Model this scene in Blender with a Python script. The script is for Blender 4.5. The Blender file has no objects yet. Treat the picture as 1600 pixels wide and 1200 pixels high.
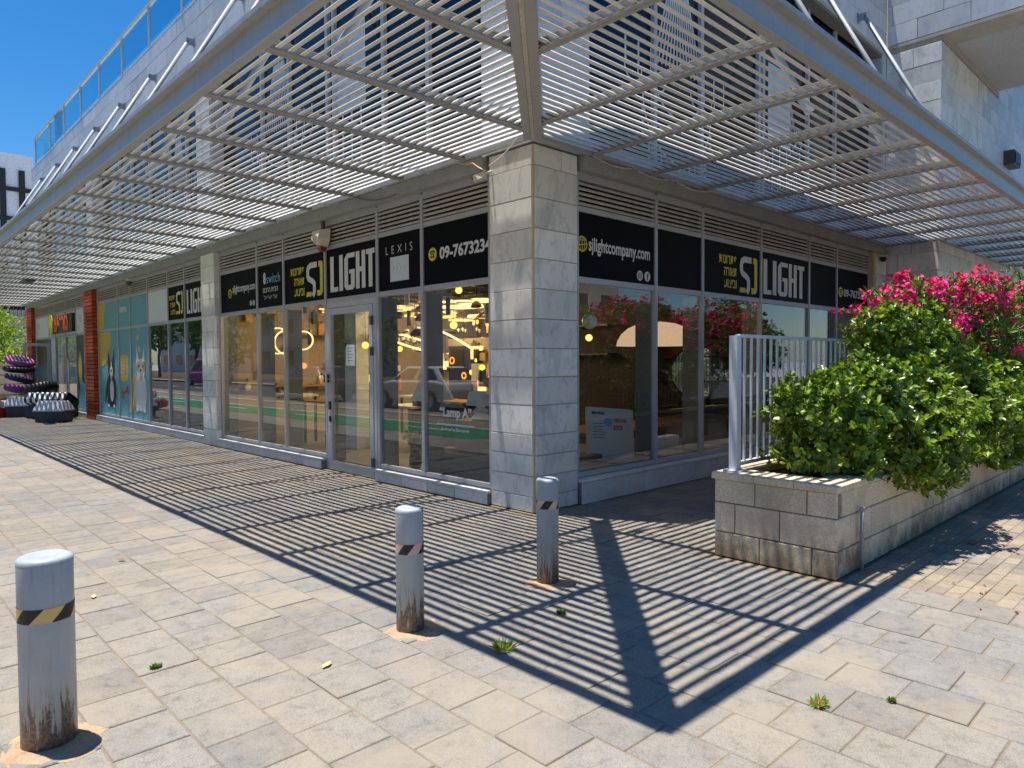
import bpy, math, random
import numpy as np
from mathutils import Vector, Matrix, Quaternion
random.seed(7); rng = np.random.default_rng(7)
SC = bpy.context.scene
COL = SC.collection

# ------------------------------------------------------------------ camera
CAM_POS = Vector((-5.14764, -5.0653, 1.6))
YAW, PITCH, ROLL, FPX = 0.80903, -0.03229, -0.00557, 1094.687
fw = Vector((math.cos(YAW)*math.cos(PITCH), math.sin(YAW)*math.cos(PITCH), math.sin(PITCH)))
rt = Vector((math.sin(YAW), -math.cos(YAW), 0)); up = rt.cross(fw)
rt2 = rt*math.cos(ROLL)+up*math.sin(ROLL); up2 = -rt*math.sin(ROLL)+up*math.cos(ROLL)
cd = bpy.data.cameras.new('camera'); cam = bpy.data.objects.new('camera', cd); COL.objects.link(cam)
m = Matrix((( rt2.x, up2.x, -fw.x), (rt2.y, up2.y, -fw.y), (rt2.z, up2.z, -fw.z))).to_4x4()
m.translation = CAM_POS; cam.matrix_world = m
cd.sensor_width = 36; cd.lens = 36*FPX/1600; cd.clip_start = .05; cd.clip_end = 2000
SC.camera = cam

# ------------------------------------------------------------------ light
SUN = Vector((-0.080, 0.153, 1)).normalized()
W = bpy.data.worlds.new('World'); SC.world = W; W.use_nodes = True
wn = W.node_tree; wn.nodes.clear()
sky = wn.nodes.new('ShaderNodeTexSky'); sky.sky_type = 'NISHITA'; sky.sun_disc = False
sky.sun_elevation = math.asin(SUN.z); sky.sun_rotation = math.atan2(SUN.x, SUN.y)
sky.altitude = 100; sky.air_density = 1.0; sky.dust_density = .35; sky.ozone_density = 4.5
bg = wn.nodes.new('ShaderNodeBackground'); bg.inputs['Strength'].default_value = 0.088
wo = wn.nodes.new('ShaderNodeOutputWorld')
hs = wn.nodes.new('ShaderNodeHueSaturation'); hs.inputs['Saturation'].default_value = 1.36
wn.links.new(sky.outputs[0], hs.inputs['Color']); wn.links.new(hs.outputs[0], bg.inputs[0]); wn.links.new(bg.outputs[0], wo.inputs[0])
sl = bpy.data.lights.new('sun', 'SUN'); sl.energy = 4.7; sl.angle = math.radians(.55); sl.color = (1, .95, .88)
so = bpy.data.objects.new('sun', sl); COL.objects.link(so); so.location = (0, 0, 30)
so.rotation_euler = SUN.to_track_quat('Z', 'Y').to_euler()
SC.view_settings.view_transform = 'Standard'; SC.view_settings.look = 'None'
SC.view_settings.exposure = .80; SC.view_settings.gamma = 1
SC.view_settings.use_curve_mapping = False
SC.render.engine = 'CYCLES'
SC.cycles.max_bounces = 8; SC.cycles.transparent_max_bounces = 16; SC.cycles.use_denoising = True
SC.cycles.sample_clamp_indirect = 6

# ------------------------------------------------------------------ material helpers
def new_mat(name):
    mt = bpy.data.materials.new(name); mt.use_nodes = True
    nt = mt.node_tree; nt.nodes.clear()
    out = nt.nodes.new('ShaderNodeOutputMaterial'); b = nt.nodes.new('ShaderNodeBsdfPrincipled')
    nt.links.new(b.outputs[0], out.inputs[0]); return mt, nt, b, out
def setc(b, col, rough=.6, metal=0, spec=.5):
    b.inputs['Base Color'].default_value = (*col, 1); b.inputs['Roughness'].default_value = rough
    b.inputs['Metallic'].default_value = metal; b.inputs['Specular IOR Level'].default_value = spec
def pos(nt, scale=(1, 1, 1), rand=0):
    g = nt.nodes.new('ShaderNodeNewGeometry'); mp = nt.nodes.new('ShaderNodeMapping'); mp.inputs['Scale'].default_value = scale
    nt.links.new(g.outputs['Position'], mp.inputs[0])
    if rand:
        oi = nt.nodes.new('ShaderNodeObjectInfo'); ml = nt.nodes.new('ShaderNodeMath'); ml.operation = 'MULTIPLY'; ml.inputs[1].default_value = rand
        nt.links.new(oi.outputs['Random'], ml.inputs[0]); nt.links.new(ml.outputs[0], mp.inputs['Location'])
    return mp.outputs[0]
def noise(nt, vec, scale, detail=4, rough=.55, dist=0):
    n = nt.nodes.new('ShaderNodeTexNoise'); n.inputs['Scale'].default_value = scale; n.inputs['Detail'].default_value = detail
    n.inputs['Roughness'].default_value = rough; n.inputs['Distortion'].default_value = dist
    nt.links.new(vec, n.inputs['Vector']); return n.outputs['Fac']
def ramp(nt, fac, stops):
    r = nt.nodes.new('ShaderNodeValToRGB'); e = r.color_ramp.elements
    while len(e) < len(stops): e.new(.5)
    for i, (p_, c) in enumerate(stops):
        e[i].position = p_; e[i].color = (*c, 1) if len(c) == 3 else c
    nt.links.new(fac, r.inputs[0]); return r.outputs[0]
def mix(nt, a, b, fac, mode='MIX'):
    mx = nt.nodes.new('ShaderNodeMix'); mx.data_type = 'RGBA'; mx.blend_type = mode
    for s, v in ((6, a), (7, b), (0, fac)):
        if isinstance(v, (int, float)): mx.inputs[s].default_value = v
        elif isinstance(v, tuple): mx.inputs[s].default_value = (*v, 1)
        else: nt.links.new(v, mx.inputs[s])
    return mx.outputs[2]
def bump(nt, b, h, strength=.3, dist=.01):
    bp = nt.nodes.new('ShaderNodeBump'); bp.inputs['Strength'].default_value = strength; bp.inputs['Distance'].default_value = dist
    nt.links.new(h, bp.inputs['Height']); nt.links.new(bp.outputs[0], b.inputs['Normal'])
def math_n(nt, op, a, b=None):
    n = nt.nodes.new('ShaderNodeMath'); n.operation = op
    for i, v in enumerate((a, b)):
        if v is None: continue
        if isinstance(v, (int, float)): n.inputs[i].default_value = v
        else: nt.links.new(v, n.inputs[i])
    return n.outputs[0]
def objrand(nt):
    return nt.nodes.new('ShaderNodeObjectInfo').outputs['Random']
def speckle(name, base, var=.12, scale=6, fine=120, rough=.85, rand=.15, bumpy=.25, tint=None, spec=.3):
    """mineral surface: cloudy blotches, fine grain, some difference from piece to piece"""
    mt, nt, b, _ = new_mat(name); v = pos(nt)
    d = tuple(c*(1-var) for c in base); l = tuple(min(1, c*(1+var)) for c in base)
    c = ramp(nt, noise(nt, v, scale, 6, .6), [(.3, d), (.7, l)])
    f = noise(nt, v, fine, 3, .7)
    c = mix(nt, c, ramp(nt, f, [(.35, (.72,)*3), (.55, (1,)*3), (.72, (1.12,)*3)]), 1.0, 'MULTIPLY')
    if tint: c = mix(nt, c, tint, ramp(nt, noise(nt, v, 1.3, 5, .7), [(.5, (0,)*3), (.68, (.7,)*3)]))
    if rand:
        r = ramp(nt, objrand(nt), [(0, (1-rand,)*3), (1, (1+rand*.6,)*3)]); c = mix(nt, c, r, 1.0, 'MULTIPLY')
    nt.links.new(c, b.inputs['Base Color']); setr(b, rough, spec); bump(nt, b, f, bumpy, .004); return mt
def setr(b, rough, spec=.4, metal=0):
    b.inputs['Roughness'].default_value = rough; b.inputs['Specular IOR Level'].default_value = spec; b.inputs['Metallic'].default_value = metal
def plain(name, col, rough=.55, metal=0, spec=.5, var=.06, scale=9, dirt=None):
    mt, nt, b, _ = new_mat(name); v = pos(nt)
    c = ramp(nt, noise(nt, v, scale, 5, .6), [(.3, tuple(x*(1-var) for x in col)), (.7, tuple(min(1, x*(1+var)) for x in col))])
    if dirt:
        st = noise(nt, pos(nt, (9, 9, 1.2)), 1.4, 5, .65)
        c = mix(nt, c, dirt, ramp(nt, st, [(.52, (0,)*3), (.75, (.6,)*3)]))
    nt.links.new(c, b.inputs['Base Color']); setr(b, rough, spec, metal); return mt
def emit(name, col, s):
    mt = bpy.data.materials.new(name); mt.use_nodes = True; nt = mt.node_tree; nt.nodes.clear()
    e = nt.nodes.new('ShaderNodeEmission'); e.inputs[0].default_value = (*col, 1); e.inputs[1].default_value = s
    o = nt.nodes.new('ShaderNodeOutputMaterial'); nt.links.new(e.outputs[0], o.inputs[0]); return mt

# pavers: big slabs with sand staining
def mat_paver(name, base, rand=.13):
    mt, nt, b, _ = new_mat(name); v = pos(nt)
    big = noise(nt, v, .55, 4, .6); med = noise(nt, pos(nt, rand=40), 5, 6, .65); fine = noise(nt, v, 170, 2, .8)
    c = ramp(nt, med, [(.28, tuple(x*.86 for x in base)), (.72, tuple(x*1.1 for x in base))])
    c = mix(nt, c, (base[0]*1.12, base[1]*1.03, base[2]*.88), ramp(nt, big, [(.42, (0,)*3), (.62, (.75,)*3)]))
    c = mix(nt, c, ramp(nt, fine, [(.3, (.62,)*3), (.5, (1,)*3), (.7, (1.2,)*3)]), 1.0, 'MULTIPLY')
    c = mix(nt, c, ramp(nt, objrand(nt), [(0, (1-rand, 1-rand, 1-rand*.8)), (.5, (1, 1, 1)), (1, (1+rand*.7, 1+rand*.6, 1+rand*.35))]), 1.0, 'MULTIPLY')
    # drifted sand that also buries joints, worn dirt, gum spots, scuffs
    blot = noise(nt, v, 11, 7, .75, .4)
    c = mix(nt, c, ramp(nt, blot, [(.30, (.66,)*3), (.48, (1,)*3), (.75, (1.1,)*3)]), 1.0, 'MULTIPLY')
    c = mix(nt, c, (base[0]*1.34, base[1]*1.18, base[2]*.95), ramp(nt, noise(nt, v, .8, 7, .72, .8), [(.50, (0,)*3), (.62, (.55,)*3), (.75, (.8,)*3)]))
    for sc_, th_, keep, al in ((2.3, .085, .42, .5), (6.5, .06, .30, .35), (1.1, .16, .3, .22)):
        vr = nt.nodes.new('ShaderNodeTexVoronoi'); vr.inputs['Scale'].default_value = sc_; nt.links.new(v, vr.inputs['Vector'])
        spot = ramp(nt, math_n(nt, 'ADD', vr.outputs['Distance'], math_n(nt, 'MULTIPLY', blot, .12)), [(th_, (1,)*3), (th_+.05, (0,)*3)])
        wn_ = nt.nodes.new('ShaderNodeTexWhiteNoise'); nt.links.new(vr.outputs['Position'], wn_.inputs['Vector'])
        c = mix(nt, c, (.06, .052, .048), math_n(nt, 'MULTIPLY', spot, math_n(nt, 'MULTIPLY', math_n(nt, 'LESS_THAN', wn_.outputs['Value'], keep), al)))
    scr = noise(nt, pos(nt, (1, 14, 1)), 2.2, 5, .7, 1.5)
    c = mix(nt, c, tuple(min(1, x*1.25) for x in base), ramp(nt, scr, [(.66, (0,)*3), (.72, (.35,)*3)]))
    nt.links.new(c, b.inputs['Base Color']); setr(b, .9, .25); bump(nt, b, fine, .35, .003); return mt
def mat_marble(name, base=(.46, .46, .44), vein=(.25, .28, .31), warm=(.52, .46, .36), st=(1, 1, .45)):
    mt, nt, b, _ = new_mat(name); v = pos(nt, st, rand=60)
    n1 = noise(nt, v, 2.6, 8, .62, .9); n2 = noise(nt, v, 7, 8, .7, 1.6)
    c = ramp(nt, n1, [(.32, vein), (.47, tuple(x*.93 for x in base)), (.6, base), (.8, tuple(min(1, x*1.1) for x in base))])
    c = mix(nt, c, vein, ramp(nt, n2, [(.40, (.65,)*3), (.47, (0,)*3)]))
    c = mix(nt, c, warm, ramp(nt, noise(nt, pos(nt, (1, 1, .6), rand=33), 1.3, 4, .6), [(.5, (0,)*3), (.75, (.5,)*3)]))
    c = mix(nt, c, ramp(nt, objrand(nt), [(0, (.84,)*3), (1, (1.1, 1.09, 1.07))]), 1.0, 'MULTIPLY')
    nt.links.new(c, b.inputs['Base Color']); setr(b, .42, .4); bump(nt, b, n2, .08, .004); return mt

M = {}
M['paver'] = mat_paver('paver', (.228, .216, .196))
M['paver_small'] = mat_paver('paver_small', (.26, .225, .185), .2)
M['paver_shaded'] = mat_paver('paver_shaded', (.19, .185, .18))  # paver tone lowered to carry the building's shade in its colour
M['sand'] = speckle('sand_joint', (.235, .19, .13), .2, 5, 200, .95, 0)
M['marble'] = mat_marble('marble', (.86, .845, .79), (.54, .56, .56), (.86, .78, .62))
M['marble_sill'] = mat_marble('marble_sill', (.76, .76, .74), (.55, .57, .58), (.75, .65, .5), (1, 1, 1))
M['marble_up'] = mat_marble('marble_upper', (.68, .69, .69), (.50, .53, .57), (.68, .65, .58), (1, 1, .5))
M['grout'] = speckle('grout', (.66, .50, .32), .12, 8, 150, .9, 0)
M['grout_grey'] = speckle('grout_grey', (.22, .21, .2), .12, 8, 150, .9, 0)
M['limestone'] = speckle('limestone_lintel', (.52, .48, .40), .12, 4, 60, .85, 0)
M['plaster'] = speckle('plaster', (.58, .58, .59), .05, 2, 60, .85, 0)
M['render_grey'] = speckle('rendered_beam', (.36, .37, .345), .10, 3, 80, .85, 0)
M['steel'] = plain('painted_steel', (.44, .435, .41), .42, .15, .5, .05, 7, dirt=(.33, .30, .25))
M['joist'] = plain('joist_paint', (.35, .34, .315), .5, .0, .4, .08, 7)
M['slat'] = plain('slat_paint', (.74, .73, .69), .5, .0, .4, .05, 4)
nt_ = M['slat'].node_tree; b_ = [n for n in nt_.nodes if n.type == 'BSDF_PRINCIPLED'][0]; lk = b_.inputs['Base Color'].links[0].from_socket
c_ = mix(nt_, lk, ramp(nt_, objrand(nt_), [(0, (.86, .85, .82)), (1, (1.04, 1.04, 1.04))]), 1.0, 'MULTIPLY')
nt_.links.new(mix(nt_, c_, (.42, .38, .31), ramp(nt_, noise(nt_, pos(nt_), 2.2, 6, .75), [(.55, (0,)*3), (.75, (.4,)*3)])), b_.inputs['Base Color'])
M['rod'] = plain('rod_galvanised', (.30, .33, .36), .55, .0, .5, .08, 12)
M['alu'] = plain('aluminium', (.43, .43, .44), .4, .1, .5, .05, 6)
M['alu_light'] = plain('aluminium_light', (.52, .53, .55), .4, .1, .5, .05, 6)
M['alu_fin'] = plain('aluminium_fin', (.15, .17, .17), .5, .1, .4, .05, 6)
M['louvre'] = plain('louvre_metal', (.47, .42, .37), .55, .0, .4, .12, 5, dirt=(.3, .22, .16))
M['black_vinyl'] = plain('black_vinyl', (.004, .0045, .006), .55, 0, .08, .1, 3)
M['black'] = plain('black', (.015, .015, .016), .5)
M['dark_grey'] = plain('dark_grey', (.07, .07, .075), .5)
M['white_print'] = plain('white_print', (.68, .68, .64), .5)
M['yellow_print'] = plain('yellow_print', (.72, .62, .03), .5)
M['blue_print'] = plain('blue_print', (.18, .45, .62), .5)
M['white'] = plain('white_paint', (.75, .75, .73), .5)
M['cream'] = plain('cream_plastic', (.66, .62, .48), .45)
M['dark_red'] = plain('dark_red', (.22, .02, .02), .4)
M['sign_dark'] = plain('sign_dark', (.035, .008, .008), .4)
M['red'] = plain('red', (.6, .03, .03), .5)
M['teal'] = plain('teal_vinyl', (.13, .38, .42), .45)
M['dark_film'] = plain('dark_film', (.025, .035, .05), .3)
M['mustard'] = plain('mustard_vinyl', (.62, .42, .07), .45)
M['tan'] = plain('tan_print', (.55, .27, .08), .6)
M['peach'] = plain('peach_tape', (.72, .45, .34), .5)
M['orange_tape'] = plain('orange_tape', (.78, .50, .16), .5)
M['brick'] = speckle('red_brick', (.50, .085, .03), .18, 6, 90, .8, .25)
M['brick_joint'] = speckle('brick_joint', (.10, .03, .02), .15, 6, 90, .95, 0)
M['planter_block'] = speckle('planter_block', (.85, .68, .46), .10, 3.5, 60, .88, .12, .2, tint=(.5, .38, .25))
nt_ = M['planter_block'].node_tree; b_ = [n for n in nt_.nodes if n.type == 'BSDF_PRINCIPLED'][0]; lk = b_.inputs['Base Color'].links[0].from_socket
v_ = pos(nt_); sp_ = nt_.nodes.new('ShaderNodeSeparateXYZ'); nt_.links.new(v_, sp_.inputs[0])
st_ = math_n(nt_, 'SUBTRACT', math_n(nt_, 'MULTIPLY', noise(nt_, pos(nt_, (1.6, 1.6, 1)), 3.2, 6, .7), 1.5), math_n(nt_, 'MULTIPLY', sp_.outputs['Z'], 1.4))
nt_.links.new(mix(nt_, lk, (.20, .115, .055), ramp(nt_, st_, [(.42, (0,)*3), (.75, (.75,)*3)])), b_.inputs['Base Color'])
M['rail_white'] = plain('rail_white', (.62, .64, .66), .4, 0, .5)
M['asphalt'] = speckle('asphalt', (.06, .06, .062), .2, 3, 140, .9, 0)
M['green_lane'] = speckle('green_lane', (.03, .19, .08), .12, 3, 140, .8, 0)
M['kerb'] = speckle('kerb_stone', (.42, .40, .37), .1, 4, 90, .85, 0)
M['soil'] = speckle('soil', (.12, .08, .05), .3, 8, 60, .95, 0)
M['room_wall'] = plain('room_wall', (.33, .27, .185), .8, var=.03)
M['divider_dark'] = plain('divider_dark', (.022, .021, .020), .8)  # near-black for the added dividers, so the right windows look unlit
M['room_dark'] = plain('room_dark', (.10, .10, .10), .8)
M['room_floor'] = plain('room_floor', (.23, .22, .21), .35)
M['wood'] = plain('wood', (.32, .17, .07), .5, var=.25, scale=3)
M['wood_rim'] = plain('wood_rim', (.62, .26, .06), .5)
M['white_metal'] = plain('white_metal', (.7, .7, .7), .4)
M['lamp_shade'] = plain('lamp_shade', (.62, .68, .70), .7)
M['warm'] = emit('lamp_warm', (1, .50, .14), 1.6)
M['warm_strong'] = emit('lamp_warm_strong', (1, .55, .17), 2.2)
M['yellow_glow'] = emit('lamp_yellow', (1, .72, .08), 1.4)
M['orange_glow'] = emit('lamp_orange', (1, .30, .06), 1.5)
M['dome_glow'] = emit('dome_shade_lit', (.95, .62, .38), .5)
M['paper'] = plain('paper', (.68, .72, .72), .6)
M['purple'] = plain('purple_fabric', (.16, .03, .22), .8)
M['navy'] = plain('navy_fabric', (.02, .03, .07), .8)
M['magenta'] = plain('magenta_fabric', (.36, .09, .30), .9)
M['silver'] = plain('silver_plastic', (.52, .54, .57), .35, .2)
M['charcoal'] = plain('charcoal_plastic', (.025, .03, .045), .5)
M['trunk'] = speckle('bark', (.10, .07, .045), .3, 12, 90, .95, 0)
M['bldg_white'] = speckle('far_wall', (.80, .80, .84), .04, .1, 5, .8, 0)
M['bldg_beige'] = speckle('far_wall_beige', (.5, .46, .4), .06, .1, 5, .85, 0)

def mat_bollard():
    mt, nt, b, _ = new_mat('bollard_paint')
    tc = nt.nodes.new('ShaderNodeTexCoord'); sep = nt.nodes.new('ShaderNodeSeparateXYZ'); nt.links.new(tc.outputs['Object'], sep.inputs[0])
    v = pos(nt); n = noise(nt, v, 9, 6, .7); st = noise(nt, pos(nt, (30, 30, 3)), 1.5, 6, .7); sp = noise(nt, v, 70, 3, .8)
    c = ramp(nt, n, [(.3, (.33, .37, .40)), (.7, (.40, .44, .47))])
    c = mix(nt, c, (.30, .24, .16), ramp(nt, st, [(.5, (0,)*3), (.72, (.45,)*3)]))
    low = math_n(nt, 'SUBTRACT', .62, math_n(nt, 'MULTIPLY', sep.outputs['Z'], 1.5))
    f = math_n(nt, 'MULTIPLY', math_n(nt, 'ADD', math_n(nt, 'MULTIPLY', st, 1.3), math_n(nt, 'MULTIPLY', low, .8)), 1)
    oi = nt.nodes.new('ShaderNodeObjectInfo'); 
    dirt = ramp(nt, f, [(.85, (0,)*3), (1.0, (.25,)*3), (1.35, (.85,)*3)])
    c = mix(nt, c, ramp(nt, sp, [(.42, (.05, .025, .02)), (.6, (.22, .17, .12))]), dirt)
    nt.links.new(c, b.inputs['Base Color']); setr(b, .42, .4, 0); bump(nt, b, sp, .08, .003); return mt
M['bollard'] = mat_bollard()
M['mortar'] = speckle('mortar_patch', (.46, .30, .18), .28, 7, 70, .95, 0, .6, tint=(.3, .22, .17))

def mat_leaf(name, dark, light, rough=.3, trans=.25, spec=.5):
    mt, nt, b, out = new_mat(name); v = pos(nt)
    tc = nt.nodes.new('ShaderNodeAttribute'); tc.attribute_name = 'rnd'
    c = ramp(nt, tc.outputs['Fac'], [(0, dark), (.7, light), (1, tuple(min(1, x*1.5) for x in light))])
    nt.links.new(c, b.inputs['Base Color']); setr(b, rough, spec)
    t = nt.nodes.new('ShaderNodeBsdfTranslucent'); nt.links.new(mix(nt, c, (1.6, 1.7, .6), 1.0, 'MULTIPLY'), t.inputs[0])
    mx = nt.nodes.new('ShaderNodeMixShader'); mx.inputs[0].default_value = trans
    nt.links.new(b.outputs[0], mx.inputs[1]); nt.links.new(t.outputs[0], mx.inputs[2]); nt.links.new(mx.outputs[0], out.inputs[0]); return mt
M['leaf'] = mat_leaf('shrub_leaf', (.018, .042, .008), (.23, .33, .028), .32, .28)
M['leaf_ole'] = mat_leaf('oleander_leaf', (.035, .075, .02), (.19, .28, .06), .4, .3)
M['petal'] = mat_leaf('pink_petal', (.75, .01, .16), (1.0, .06, .34), .6, .35, .2)
M['leaf_far'] = mat_leaf('far_leaf', (.03, .06, .012), (.10, .17, .03), .6, .2, .2)
M['leaf_lime'] = mat_leaf('lime_leaf', (.09, .15, .02), (.28, .38, .05), .5, .35, .2)
M['rose'] = mat_leaf('rose_petal', (.55, .25, .2), (.7, .5, .4), .7, .2, .2)

def mat_glass(name, tint=(.80, .84, .82), add=.05, mul=2.1, maxf=1.0):
    mt = bpy.data.materials.new(name); mt.use_nodes = True; nt = mt.node_tree; nt.nodes.clear()
    o = nt.nodes.new('ShaderNodeOutputMaterial'); t = nt.nodes.new('ShaderNodeBsdfTransparent'); t.inputs[0].default_value = (*tint, 1)
    g = nt.nodes.new('ShaderNodeBsdfGlossy'); g.inputs['Roughness'].default_value = .0; g.inputs[0].default_value = (.95, .97, 1, 1)
    fr = nt.nodes.new('ShaderNodeFresnel'); gb = nt.nodes.new('ShaderNodeNewGeometry')
    nt.links.new(math_n(nt, 'SUBTRACT', 1.5, math_n(nt, 'MULTIPLY', gb.outputs['Backfacing'], 1.5-1/1.5)), fr.inputs['IOR'])
    f = math_n(nt, 'ADD', math_n(nt, 'MULTIPLY', fr.outputs[0], mul), add)
    f = math_n(nt, 'MINIMUM', f, maxf)
    mx = nt.nodes.new('ShaderNodeMixShader'); nt.links.new(f, mx.inputs[0]); nt.links.new(t.outputs[0], mx.inputs[1]); nt.links.new(g.outputs[0], mx.inputs[2])
    # dust film
    d = nt.nodes.new('ShaderNodeBsdfDiffuse'); d.inputs[0].default_value = (.5, .48, .44, 1)
    v = pos(nt); n = noise(nt, v, 25, 6, .8)
    df = ramp(nt, n, [(.5, (.002,)*3), (.75, (.012,)*3)])
    m2 = nt.nodes.new('ShaderNodeMixShader'); nt.links.new(df, m2.inputs[0]); nt.links.new(mx.outputs[0], m2.inputs[1]); nt.links.new(d.outputs[0], m2.inputs[2])
    nt.links.new(m2.outputs[0], o.inputs[0]); return mt
M['glass'] = mat_glass('shop_glass', (.90, .92, .91), .015, 1.02)
M['glass_rail'] = mat_glass('balustrade_glass', (.50, .80, .85), .03, 1.0)
M['glass_car'] = mat_glass('car_glass', (.08, .1, .1), .05, 1.5)
mt, nt, b, _ = new_mat('dark_upper_glass'); setc(b, (.008, .010, .016), .08, 0, .3); M['upper_glass'] = mt

# ------------------------------------------------------------------ mesh helpers
class MB:
    def __init__(s): s.v = []; s.f = []; s.mi = []
    def quad(s, pts, mi=0):
        n = len(s.v); s.v += [tuple(p_) for p_ in pts]; s.f.append(tuple(range(n, n+len(pts)))); s.mi.append(mi); return s
    def hull(s, a, b_, mi=0):
        """two matching rings -> closed solid"""
        n = len(s.v); k = len(a); s.v += [tuple(p_) for p_ in a]+[tuple(p_) for p_ in b_]
        s.f.append(tuple(range(n+k-1, n-1, -1))); s.f.append(tuple(range(n+k, n+2*k))); s.mi += [mi, mi]
        for i in range(k):
            j = (i+1) % k; s.f.append((n+i, n+j, n+k+j, n+k+i)); s.mi.append(mi)
        return s
    def box(s, a, b_, mi=0):
        x0, x1 = sorted((a[0], b_[0])); y0, y1 = sorted((a[1], b_[1])); z0, z1 = sorted((a[2], b_[2]))
        return s.hull([(x0, y0, z0), (x1, y0, z0), (x1, y1, z0), (x0, y1, z0)], [(x0, y0, z1), (x1, y0, z1), (x1, y1, z1), (x0, y1, z1)], mi)
    def obox(s, c, ax, ay, az, hx, hy, hz, mi=0):
        c = Vector(c); ax, ay, az = (Vector(q).normalized() for q in (ax, ay, az))
        P_ = lambda i, j, k: c+ax*hx*i+ay*hy*j+az*hz*k
        return s.hull([P_(-1, -1, -1), P_(1, -1, -1), P_(1, 1, -1), P_(-1, 1, -1)], [P_(-1, -1, 1), P_(1, -1, 1), P_(1, 1, 1), P_(-1, 1, 1)], mi)
    def cyl(s, a, b_, r0, r1=None, n=12, mi=0):
        a = Vector(a); b_ = Vector(b_); r1 = r0 if r1 is None else r1
        d = (b_-a).normalized(); t = d.orthogonal().normalized(); u = d.cross(t)
        ring = lambda c, r: [c+(t*math.cos(2*math.pi*i/n)+u*math.sin(2*math.pi*i/n))*r for i in range(n)]
        return s.hull(ring(a, r0), ring(b_, r1), mi)
    def lathe(s, prof, c=(0, 0, 0), n=20, mi=0, sc=(1, 1), close=True):
        """prof [(r,z)..] bottom to top"""
        b0 = len(s.v); c = Vector(c)
        for r, z in prof:
            for i in range(n):
                a = 2*math.pi*i/n; s.v.append((c.x+r*math.cos(a)*sc[0], c.y+r*math.sin(a)*sc[1], c.z+z))
        for k in range(len(prof)-1):
            for i in range(n):
                j = (i+1) % n; s.f.append((b0+k*n+i, b0+k*n+j, b0+(k+1)*n+j, b0+(k+1)*n+i)); s.mi.append(mi)
        if close:
            s.f.append(tuple(b0+i for i in range(n-1, -1, -1))); s.mi.append(mi)
            e = b0+(len(prof)-1)*n; s.f.append(tuple(e+i for i in range(n))); s.mi.append(mi)
        return s
    def tube(s, pts, r, n=6, mi=0, closed=False):
        pts = [Vector(q) for q in pts]; k = len(pts); b0 = len(s.v)
        for i, q in enumerate(pts):
            a = pts[(i-1) % k] if closed or i else q; c = pts[(i+1) % k] if closed or i < k-1 else q
            d = (c-a).normalized(); t = d.cross(Vector((0, 0, 1)))
            if t.length < .05: t = d.cross(Vector((0, 1, 0)))
            t.normalize(); u = d.cross(t)
            rr = r[i] if isinstance(r, (list, tuple)) else r
            for j in range(n): s.v.append(tuple(q+(t*math.cos(2*math.pi*j/n)+u*math.sin(2*math.pi*j/n))*rr))
        for i in range(k if closed else k-1):
            i2 = (i+1) % k
            for j in range(n):
                j2 = (j+1) % n; s.f.append((b0+i*n+j, b0+i*n+j2, b0+i2*n+j2, b0+i2*n+j)); s.mi.append(mi)
        if not closed:
            s.f.append(tuple(b0+j for j in range(n-1, -1, -1))); s.f.append(tuple(b0+(k-1)*n+j for j in range(n))); s.mi += [mi, mi]
        return s
    def mesh(s, name, mats, smooth=False):
        me = bpy.data.meshes.new(name); me.from_pydata([tuple(q) for q in s.v], [], s.f)
        for mm in (mats if isinstance(mats, (list, tuple)) else [mats]): me.materials.append(mm)
        me.polygons.foreach_set('material_index', s.mi)
        if smooth: me.polygons.foreach_set('use_smooth', [len(f) <= 4 for f in s.f])
        me.update(); return me
    def build(s, name, mats, parent=None, smooth=False):
        return link(s.mesh(name, mats, smooth), name, parent)
def link(me, name, parent=None, loc=None, rz=None):
    o = bpy.data.objects.new(name, me); COL.objects.link(o)
    if parent: o.parent = parent; 
    if loc is not None: o.location = loc
    if rz is not None: o.rotation_euler = (0, 0, rz)
    return o
def tag(o, label=None, cat=None, group=None, kind=None):
    if label: o['label'] = label
    if cat: o['category'] = cat
    if group: o['group'] = group
    if kind: o['kind'] = kind
    return o
def thing(name, label, cat, loc=(0, 0, 0), group=None, rz=0):
    o = bpy.data.objects.new(name, None); COL.objects.link(o); o.location = loc; o.rotation_euler = (0, 0, rz)
    o.empty_display_size = .1
    return tag(o, label, cat, group)
def copy_tree(o, parent=None):
    c = o.copy(); COL.objects.link(c)
    if parent: c.parent = parent
    for ch in list(o.children): copy_tree(ch, c)
    return c

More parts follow.
